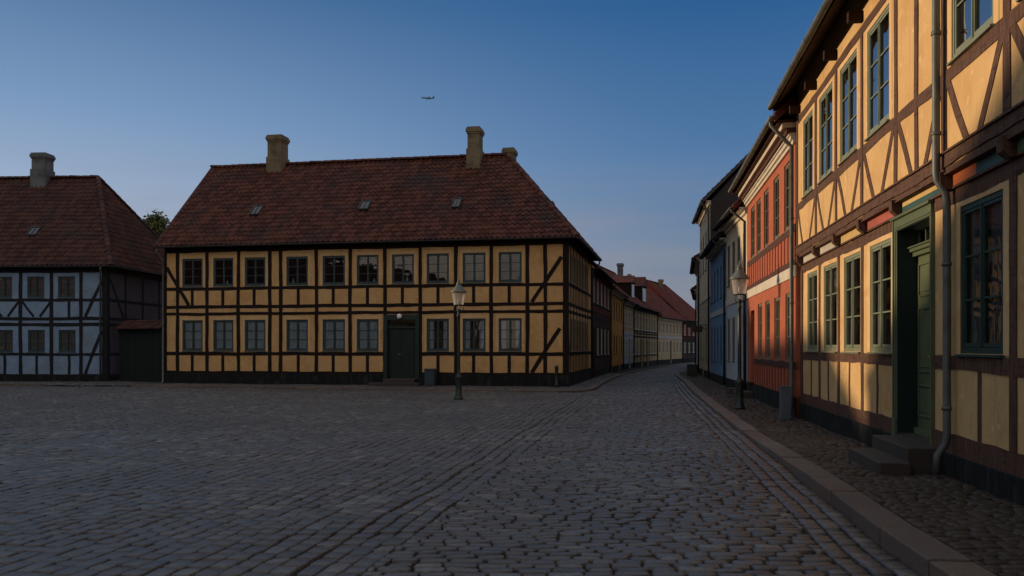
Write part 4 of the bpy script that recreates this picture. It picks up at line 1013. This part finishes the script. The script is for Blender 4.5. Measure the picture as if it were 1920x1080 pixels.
# ================================================================== generic terraced houses
def terrace(name, label, A_, B_, ze, zr, mats, nu, nl, zu, zl, depth=8, doors=(), timber=None, band=None, ov=.35, rmat='tiles_far', frame='olive', hipL=0, hipR=0, plinth=.4, studs=False, ww=.8, cur='full', gmat=None, seg=3, endL=.03, endR=.03, pipe=True, group='terraced houses along the street', gut='zinc_dark', cmat='curtain'):
    F = Facade(A_, B_); T = Thing(name, label, 'house', tuple(F.P(F.L/2, 0)), group)
    wallm, lowm = mats if isinstance(mats, tuple) else (mats, None)
    L = F.L; hu = []; hl = []
    for k in range(nu):
        c = L*(k+.5)/nu; hu.append((c-ww/2, c+ww/2, *zu))
    dd = []
    for k in range(nl):
        c = L*(k+.5)/nl
        if k in doors: dd.append((c-.45, c+.45, .02, zl[1]))
        else: hl.append((c-ww/2, c+ww/2, *zl))
    zm = (zl[1]+zu[0])/2
    mb = MB(); ms = MB()
    if lowm:
        q = MB(); F.wall(q, 0, L, .0, zm, hl+dd); T.part('lower_wall', q, lowm); F.wall(mb, 0, L, zm, ze, hu)
    else: F.wall(mb, 0, L, 0, ze, hu+hl+dd)
    if gmat:
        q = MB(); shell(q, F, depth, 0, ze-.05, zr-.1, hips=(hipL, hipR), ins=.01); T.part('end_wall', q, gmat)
    else: shell(mb, F, depth, 0, ze-.05, zr-.1, hips=(hipL, hipR), ins=.01)
    T.part('wall', mb, wallm)
    mb = MB(); cuts = sorted([(d[0]-.05, d[1]+.05) for d in dd]); x = 0
    for c in cuts+[(L, L)]:
        if c[0]-x > .05: F.slab(mb, x, c[0], 0, plinth, -.1, .03)
        x = c[1]
    T.part('plinth', mb, 'plinth')
    if timber:
        mb = MB()
        for z0, z1 in ((ze-.3, ze-.08), (zu[0]-.16, zu[0]-.03), (zm-.22, zm-.08), (zm+.05, zm+.17)): F.hbeam(mb, 0, L, z0, z1)
        x = 0
        for c in cuts+[(L, L)]:
            if c[0]-x > .1: F.hbeam(mb, x, c[0], zl[0]-.16, zl[0]-.03)
            x = c[1]
        for k in range(nu+1): F.post(mb, min(max(L*k/nu, .08), L-.08), plinth, ze-.1, .14, o1=.018)
        for k in range(nu): F.post(mb, L*(k+.5)/nu, zm+.15, zu[0]-.1, .11, o1=.012)
        T.part('timber_frame', mb, timber)
    if band:
        mb = MB(); F.slab(mb, 0, L, zm-.12, zm+.12, -.02, .03); T.part('band', mb, band)
    mb = MB(); F.slab(mb, 0, L, ze-.22, ze-.10, -.02, .08); F.slab(mb, 0, L, ze-.10, ze-.03, -.02, ov*.6); T.part('cornice', mb, 'white_paint' if not timber else timber)
    for h in hu+hl: put_window(T, F, *h, 3, 2, frame, .008, 0, cur, cmat, glass='glass_bright' if depth < 9 else 'glass', fw=.045)
    for d in dd:
        mb = MB(); F.slab(mb, d[0], d[1], d[2], d[3], -.14, -.09)
        for z0 in (.35, 1.15): F.slab(mb, d[0]+.15, d[1]-.15, z0, z0+.65, -.09, -.075)
        T.part('door', mb, 'door_dark')
    r = roof(T, F, depth, ze, zr, ov=ov, endL=endL, endR=endR, hipL=hipL, hipR=hipR, mat=rmat, seg=seg, gutter=gut)
    if pipe:
        q = F.P(L-.1, 0, ov+.05); q2 = F.P(L-.1, 0, .08)
        downpipe(T, [(q[0], q[1], ze-.05), (q[0], q[1], ze-.15), (q2[0], q2[1], ze-.5), (q2[0], q2[1], .1)], .045, 'zinc_dark')
    return T, F, r
# left row, near to far
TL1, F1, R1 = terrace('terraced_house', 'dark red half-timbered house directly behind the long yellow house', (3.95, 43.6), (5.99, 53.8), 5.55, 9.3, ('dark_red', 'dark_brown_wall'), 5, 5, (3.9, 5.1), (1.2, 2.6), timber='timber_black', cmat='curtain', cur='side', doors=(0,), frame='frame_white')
chimney(TL1, R1[0], (1.87, 47.5), F1.rz, .5, .7, 6.5, 9.45, 'yellow_brick', 8.0)
TL2, F2, R2 = terrace('terraced_house', 'orange-yellow plastered house on the left of the street with brown window frames', (6.02, 53.95), (7.9, 62.8), 5.2, 8.9, 'orange_yellow', 5, 5, (3.4, 4.6), (1.2, 2.4), doors=(0, 3), frame='frame_brown')
TL3, F3, R3 = terrace('terraced_house', 'narrow pale house with white ground floor on the left of the street', (7.93, 62.95), (9.46, 68.5), 4.95, 8.6, ('beige', 'grey_white'), 4, 4, (3.1, 4.3), (1.0, 2.2), doors=(2,), frame='frame_white', band='grey_white', cur='side')
TL4, F4, R4 = terrace('terraced_house', 'yellow half-timbered house with two roof dormers where the street bends', (9.5, 68.65), (13.6, 82.4), 4.85, 8.6, 'dull_yellow', 8, 8, (3.0, 4.2), (1.0, 2.2), timber='timber_black', doors=(2, 4), frame='frame_white', cur='side')
TL5, F5, R5 = terrace('terraced_house', 'cream house with white band under a tall red roof at the bend of the street', (13.7, 82.5), (18.2, 94), 4.45, 8.3, 'beige', 7, 7, (2.9, 4.0), (1.0, 2.2), depth=8, band='grey_white', doors=(3,), frame='frame_white', cur='side', studs=True)
TL6, F6, R6 = terrace('terraced_house', 'dark red house with tall tiled roof closing the view down the street', (18.3, 94.2), (23.5, 106), 4.5, 8.9, ('dark_red', 'gable_dark'), 6, 6, (2.9, 4.0), (1.0, 2.1), depth=8, hipR=4.5, doors=(3,), frame='frame_white', timber='timber_black')
def rowchim(T, F, R, s_, inn, px, ytop, mat='grey_brick', wd=.9):
    q = F.P(s_, 0, -inn); Y = q[1]; X = (px-960)/FPX*Y; z1 = 1.6+(HORIZ-ytop)*Y/FPX
    chimney(T, R[0], (X, Y), F.rz, wd, wd*.9, z1-3.2, z1, mat, z1-1.4)
rowchim(TL4, F4, R4, 9.5, 4.0, 1163, 494, wd=.50); rowchim(TL5, F5, R5, 4.5, 4.0, 1180, 514, wd=.28); rowchim(TL6, F6, R6, 4.5, 4.0, 1239, 524, 'yellow_brick', .45)
def dormer(T, F, R, s_, wd, h, z0, name='dormer'):
    q = MB(); o0, o1 = -.25, -2.6
    F.slab(q, s_-wd/2, s_+wd/2, z0, z0+h, o1, o0); d = T.part('dormer', q, 'timber_black', parent=R[0])
    q = MB(); F.slab(q, s_-wd/2+.12, s_+wd/2-.12, z0+.25, z0+h-.12, o0-.0, o0+.02); obj('dormer_pane', q.mesh('dormer_pane', T.loc), 'glass', R[0])
    q = MB(); F.slab(q, s_-wd/2+.14, s_+wd/2-.14, z0+.27, z0+h-.14, o0-.04, o0-.0); 
    obj('dormer_curtain', q.mesh('dormer_curtain', T.loc), 'curtain', R[0])
    q = MB(); p_ = [(s_-wd/2-.15, z0+h), (s_, z0+h+wd*.4), (s_+wd/2+.15, z0+h)]
    vs = [F.P(a, z, o0+.15) for a, z in p_]+[F.P(a, z, -3.2) for a, z in p_]; q.add(vs, [(0, 2, 1), (3, 4, 5), (0, 1, 4, 3), (1, 2, 5, 4), (2, 0, 3, 5)]); T.part('dormer_roof', q, 'tiles_far', parent=R[0])
dormer(TL4, F4, R4, 1.2, 1.5, 1.4, 5.3); dormer(TL4, F4, R4, 7.5, 2.2, 1.5, 5.3)
# right row, near to far (facades run far -> near)
TQ2, FQ2, _ = terrace('terraced_house', 'cream house with tall windows between the red house and the blue house', (8.42, 34.5), (7.75, 28.92), 6.25, 10.4, ('cream', 'grey_white'), 4, 4, (3.95, 5.5), (1.1, 2.7), ov=.45, band='white_paint', frame='olive', ww=.72, doors=(3,))
TQ3, FQ3, _ = terrace('terraced_house', 'light blue house behind the street lamp on the right side of the street', (9.6, 42.5), (8.45, 34.62), 5.95, 9.6, ('light_blue', 'light_blue'), 5, 5, (3.7, 5.1), (1.0, 2.5), ov=.45, band='grey_white', frame='frame_blue', ww=.72, rmat='tiles_grey', doors=(4,))
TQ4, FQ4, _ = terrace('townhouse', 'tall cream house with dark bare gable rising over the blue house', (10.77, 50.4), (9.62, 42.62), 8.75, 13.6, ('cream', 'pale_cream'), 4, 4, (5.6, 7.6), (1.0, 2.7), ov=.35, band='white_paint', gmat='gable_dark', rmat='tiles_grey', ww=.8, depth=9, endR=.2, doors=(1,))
TQ5, FQ5, _ = terrace('townhouse', 'lower cream house just beyond the tall gabled house on the right', (12.9, 61.5), (10.8, 50.5), 6.8, 9.2, ('pale_cream', 'lime_white'), 5, 5, (4.3, 5.9), (1.0, 2.6), band='white_paint', ww=.8, doors=(2,))
TQ6, FQ6, _ = terrace('townhouse', 'small pale house last on the right before the street bends away', (15.9, 75), (12.95, 61.6), 5.7, 9.0, 'lime_white', 6, 6, (3.6, 4.9), (1.0, 2.3), ww=.8, doors=(3,))
# houses closing the square beyond the frame at left and behind; the left roof is shaped to shade the right hand facades
terrace('terraced_house', 'long red-roofed house along the left side of the square', (-29.5, -27), (-29.5, 25.5), 4.3, 10.0, 'beige', 18, 18, (2.9, 3.8), (1.0, 2.1), hipR=8.9, frame='frame_dark', seg=2, depth=9, group='houses closing the square')
terrace('terraced_house', 'red-roofed house on the near side of the square', (16, -26), (-24, -26), 5.6, 10.6, 'dull_yellow', 14, 14, (3.5, 4.7), (1.0, 2.2), frame='frame_dark', seg=2, depth=9, group='houses closing the square')

F_ = Facade((-29.8, 25.7), (-30.0, 28.1)); T = Thing('shade_wall', 'tall plastered yard wall added out of view to keep sun off the square', 'wall', F_.P(.8, 0))  # unseen wall, added to stop sun coming through the gap
mb = MB(); F_.slab(mb, 0, F_.L, 0, 3.15, -.3, 0); T.part('wall', mb, 'beige'); mb = MB(); F_.slab(mb, 0, F_.L, 3.152, 3.24, -.36, .06); T.part('coping', mb, 'step_stone')
terrace('shade_shed', 'low red-roofed shed added out of view to shade the right hand facades', (-30.05, 28.3), (-33.6, 42.6), 3.7, 5.5, 'beige', 3, 3, (2.2, 2.7), (1.0, 1.8), depth=5, hipL=3, group='houses closing the square', seg=2, frame='frame_dark', plinth=.2)  # unseen low building, added and hipped to shade the lower facades
# ================================================================== STREET FURNITURE
def street_lamp(name, loc, label):
    T = Thing(name, label, 'street lamp', loc, 'old gas-style street lamps'); x, y, z = loc; c = loc
    mb = MB(); pr = [(.145, 0), (.145, .04), (.12, .06), (.115, .12), (.10, .16), (.095, .62), (.105, .66), (.105, .70), (.075, .74), (.052, .80), (.050, 1.0), (.046, 2.3), (.043, 2.55), (.06, 2.57), (.06, 2.61), (.04, 2.63), (.036, 2.70), (.055, 2.73), (.05, 2.77), (.02, 2.80)]
    mb.lathe(pr, c, 20); T.part('post', mb, 'iron_green', smooth=True)
    mb = MB()
    for k in range(4):
        th = k*math.pi/2+.4; ca, sa = math.cos(th), math.sin(th)
        mb.tube([(x+ca*r, y+sa*r, z+h) for r, h in ((.03, 2.72), (.10, 2.72), (.15, 2.78), (.155, 2.86), (.14, 2.92))], .010, 6)
    vs = [(x+.15*math.cos(a), y+.15*math.sin(a), z+2.915) for a in np.linspace(0, 2*math.pi, 25)]; mb.tube(vs, .012, 6, False)
    T.part('bracket', mb, 'iron', smooth=True)
    mb = MB(); mb.lathe([(.145, 2.92), (.17, 3.05), (.205, 3.31)], c, 24, cap=False); T.part('lantern_glass', mb, 'lamp_glass', smooth=True)
    mb = MB(); mb.lathe([(.205, 3.30), (.245, 3.30), (.25, 3.325), (.235, 3.345), (.17, 3.42), (.10, 3.50), (.06, 3.54), (.07, 3.56), (.07, 3.60), (.045, 3.62), (.05, 3.65), (.03, 3.68), (.012, 3.72), (.022, 3.74), (.005, 3.79)], c, 24)
    T.part('lantern_cap', mb, 'lamp_copper', smooth=True)
    mb = MB(); mb.lathe([(.012, 2.80), (.012, 2.98), (.03, 3.0), (.03, 3.06), (.022, 3.10), (.004, 3.14)], c, 12); T.part('gas_mantle', mb, 'mantle', smooth=True)
    return T
street_lamp('street_lamp', (-1.65, 27.2, -.01), 'green iron street lamp standing on the square before the long yellow house')
street_lamp('street_lamp', (5.80, 22.4, .03), 'green iron street lamp on the right pavement before the red house')
# meter cabinet by the red house
T = Thing('utility_cabinet', 'slim grey metal cabinet on the pavement beside the red house downpipe', 'cabinet', (6.02, 19.35, .03))
mb = MB(); a = math.atan2(1, .149)
def rb(mb, c, hx, hy, z0, z1, an):
    ca, sa = math.cos(an), math.sin(an); cs = [(c[0]+ca*x-sa*y, c[1]+sa*x+ca*y) for x, y in ((-hx, -hy), (hx, -hy), (hx, hy), (-hx, hy))]
    mb.hexa([(x, y, z0) for x, y in cs]+[(x, y, z1) for x, y in cs])
rb(mb, (6.0, 19.3), .105, .13, .02, .72, -.147); bevel(T.part('body', mb, 'cabinet'), .006)
mb = MB(); rb(mb, (6.0, 19.3), .115, .14, .722, .75, -.147); bevel(T.part('lid', mb, 'cabinet'), .006)
# litter bin by the door of the long house
q = FM.P(FM.S(813), 0, .45)
T = Thing('litter_bin', 'dark blue litter bin against the plinth right of the dark double door', 'bin', (q[0], q[1], .04))
mb = MB(); rb(mb, q, .21, .16, .06, .66, FM.rz); bevel(T.part('body', mb, 'bin_paint'), .02)
mb = MB(); rb(mb, q, .225, .175, .662, .74, FM.rz); bevel(T.part('lid', mb, 'bin_paint'), .02)
# corner bollard
q = FM.P(FM.S(1047), 0, .5); mb = MB(); mb.lathe([(.09, 0), (.09, .1), (.07, .14), (.065, .7), (.085, .74), (.08, .80), (.03, .86)], (0, 0, 0), 14)
tag(obj('bollard', mb.mesh('bollard', smooth=True), 'iron', loc=(q[0], q[1], .04)), 'short dark bollard at the right corner of the long yellow house', 'bollard')
# dark planter bin at the bend
T = Thing('planter', 'dark box planter on the right pavement where the street bends', 'planter', (9.72, 47.4, .03))
mb = MB(); rb(mb, (9.72, 47.4), .26, .3, .03, .62, -.15); bevel(T.part('box', mb, 'iron'), .02)
mb = MB(); rb(mb, (9.72, 47.4), .29, .33, .622, .68, -.15); bevel(T.part('rim', mb, 'iron'), .02)
# steps by cream and red houses
for (F_, s0, s1, lb) in ((FD, dr[0]-.1, dr[1]+.1, 'dark stone doorstep at the far door of the red house'), (FQ2, FQ2.L*.875-.5, FQ2.L*.875+.45, 'dark stone doorstep of the cream house behind the lamp')):
    mb = MB(); F_.slab(mb, s0, s1, .03, .22, .04, .55); c = F_.P((s0+s1)/2, 0, .3)
    bevel(tag(obj('doorstep', mb.mesh('doorstep', c), 'step_stone', loc=c), lb, 'step'), .012)
# hanging signs in the street
for i, (F_, s_, z_, lb) in enumerate(((FQ4, 5.5, 2.75, 'dark iron hanging sign on the tall gabled cream house'), (FQ5, 7.5, 3.2, 'farther small dark hanging sign over the street'))):
    T = Thing('hanging_sign', lb, 'sign', F_.P(s_, z_))
    mb = MB(); mb.tube([F_.P(s_, z_, 0), F_.P(s_, z_, .75)], .02, 6); mb.tube([F_.P(s_, z_-.3, 0), F_.P(s_, z_-.12, .25), F_.P(s_, z_, .5)], .015, 6); T.part('bracket', mb, 'iron')
    mb = MB(); mb.hexa([F_.P(s_-.03, z_-.38, .22), F_.P(s_+.03, z_-.38, .22), F_.P(s_+.03, z_-.38, .72), F_.P(s_-.03, z_-.38, .72), F_.P(s_-.03, z_-.05, .22), F_.P(s_+.03, z_-.05, .22), F_.P(s_+.03, z_-.05, .72), F_.P(s_-.03, z_-.05, .72)]); T.part('board', mb, 'iron')
# airliner
def airplane():
    D = 2600; c = ((802-960)/FPX*D, D, 1.6+(HORIZ-184)/FPX*D)
    T = Thing('airplane', 'distant airliner flying left across the clear sky', 'airplane', c)
    L = 40; mb = MB(); pts = []; rr = []
    for t, r in ((-20, .2), (-19, 1.1), (-17, 1.8), (-13, 2.1), (8, 2.1), (14, 1.5), (18, .8), (20, .3)): pts.append((c[0]+t, c[1], c[2]-t*.06+(.5 if t > 14 else 0))); rr.append(r)
    mb.tube(pts, rr, 12); T.part('fuselage', mb, 'plane_grey', smooth=True)
    def wing(x0, x1, tx0, tx1, span, dz, z0, nm):
        for sg in (-1, 1):
            mb = MB(); b = [(x0, 0), (x1, 0), (tx1, span*sg), (tx0, span*sg)]; zz = [0, 0, dz, dz]
            vs = [(c[0]+x, c[1]+y, c[2]+z0+z-x*.06-.3) for (x, y), z in zip(b, zz)]+[(c[0]+x, c[1]+y, c[2]+z0+z-x*.06+.3) for (x, y), z in zip(b, zz)]
            if sg < 0: vs = [vs[3], vs[2], vs[1], vs[0], vs[7], vs[6], vs[5], vs[4]]
            mb.hexa(vs); T.part(nm, mb, 'plane_grey')
            if nm == 'wing':
                mb = MB(); e = [(c[0]+x, c[1]+6*sg, c[2]-1.9-x*.06) for x in (-5, -4.5, -1.5, -.5)]; mb.tube(e, [.7, 1.0, 1.0, .6], 10); T.part('engine', mb, 'plane_grey', smooth=True)
    wing(-4, 4, 6, 8, 17, 2.2, -1.2, 'wing'); wing(14.5, 18, 18, 20, 6, .6, .5, 'tailplane')
    mb = MB(); z = c[2]; mb.hexa([(c[0]+12.5, c[1]-.2, z+.6), (c[0]+18, c[1]-.2, z+.2), (c[0]+18, c[1]+.2, z+.2), (c[0]+12.5, c[1]+.2, z+.6), (c[0]+17.5, c[1]-.15, z+7), (c[0]+20.5, c[1]-.15, z+7), (c[0]+20.5, c[1]+.15, z+7), (c[0]+17.5, c[1]+.15, z+7)]); T.part('tail_fin', mb, 'plane_grey')
airplane()
# tree behind the gate
def tree(loc, H, R_, label, n=2600):
    T = Thing('tree', label, 'tree', loc); x, y, z = loc
    mb = MB(); mb.tube([(x, y, z), (x+.1, y, z+H*.3), (x, y+.1, z+H*.6), (x+.1, y, z+H*.85)], [.28, .22, .14, .04], 10)
    cl = []
    for k in range(26):
        th = random.uniform(0, 2*math.pi); h = random.uniform(.45, 1.0); rr = R_*math.sqrt(max(0, 1-((h-.7)/.35)**2))*random.uniform(.4, 1)
        q = (x+math.cos(th)*rr, y+math.sin(th)*rr, z+H*h); cl.append(q)
        mb.tube([(x, y, z+H*(h*.6)), ((x+q[0])/2, (y+q[1])/2, z+H*h*.82), q], [.07, .045, .012], 6)
    T.part('trunk', mb, 'bark', smooth=True)
    mb = MB()
    for i in range(n):
        q = random.choice(cl); s_ = random.uniform(.35, .85); d = Vector((random.gauss(0, 1), random.gauss(0, 1), random.gauss(0, .8))).normalized()*s_*random.random()**.4
        p_ = Vector(q)+d; a = Vector((random.gauss(0, 1), random.gauss(0, 1), random.gauss(0, .6))).normalized()*random.uniform(.07, .13); b = a.cross(Vector((random.gauss(0, 1), random.gauss(0, 1), random.gauss(0, 1)))).normalized()*a.length*.6
        mb.quad(p_-a, p_+b, p_+a, p_-b)
    T.part('crown', mb, 'leaf')
tree((-23.75, 60, 0), 10.3, 1.9, 'green tree top showing between the blue house and the long yellow house', 9000)
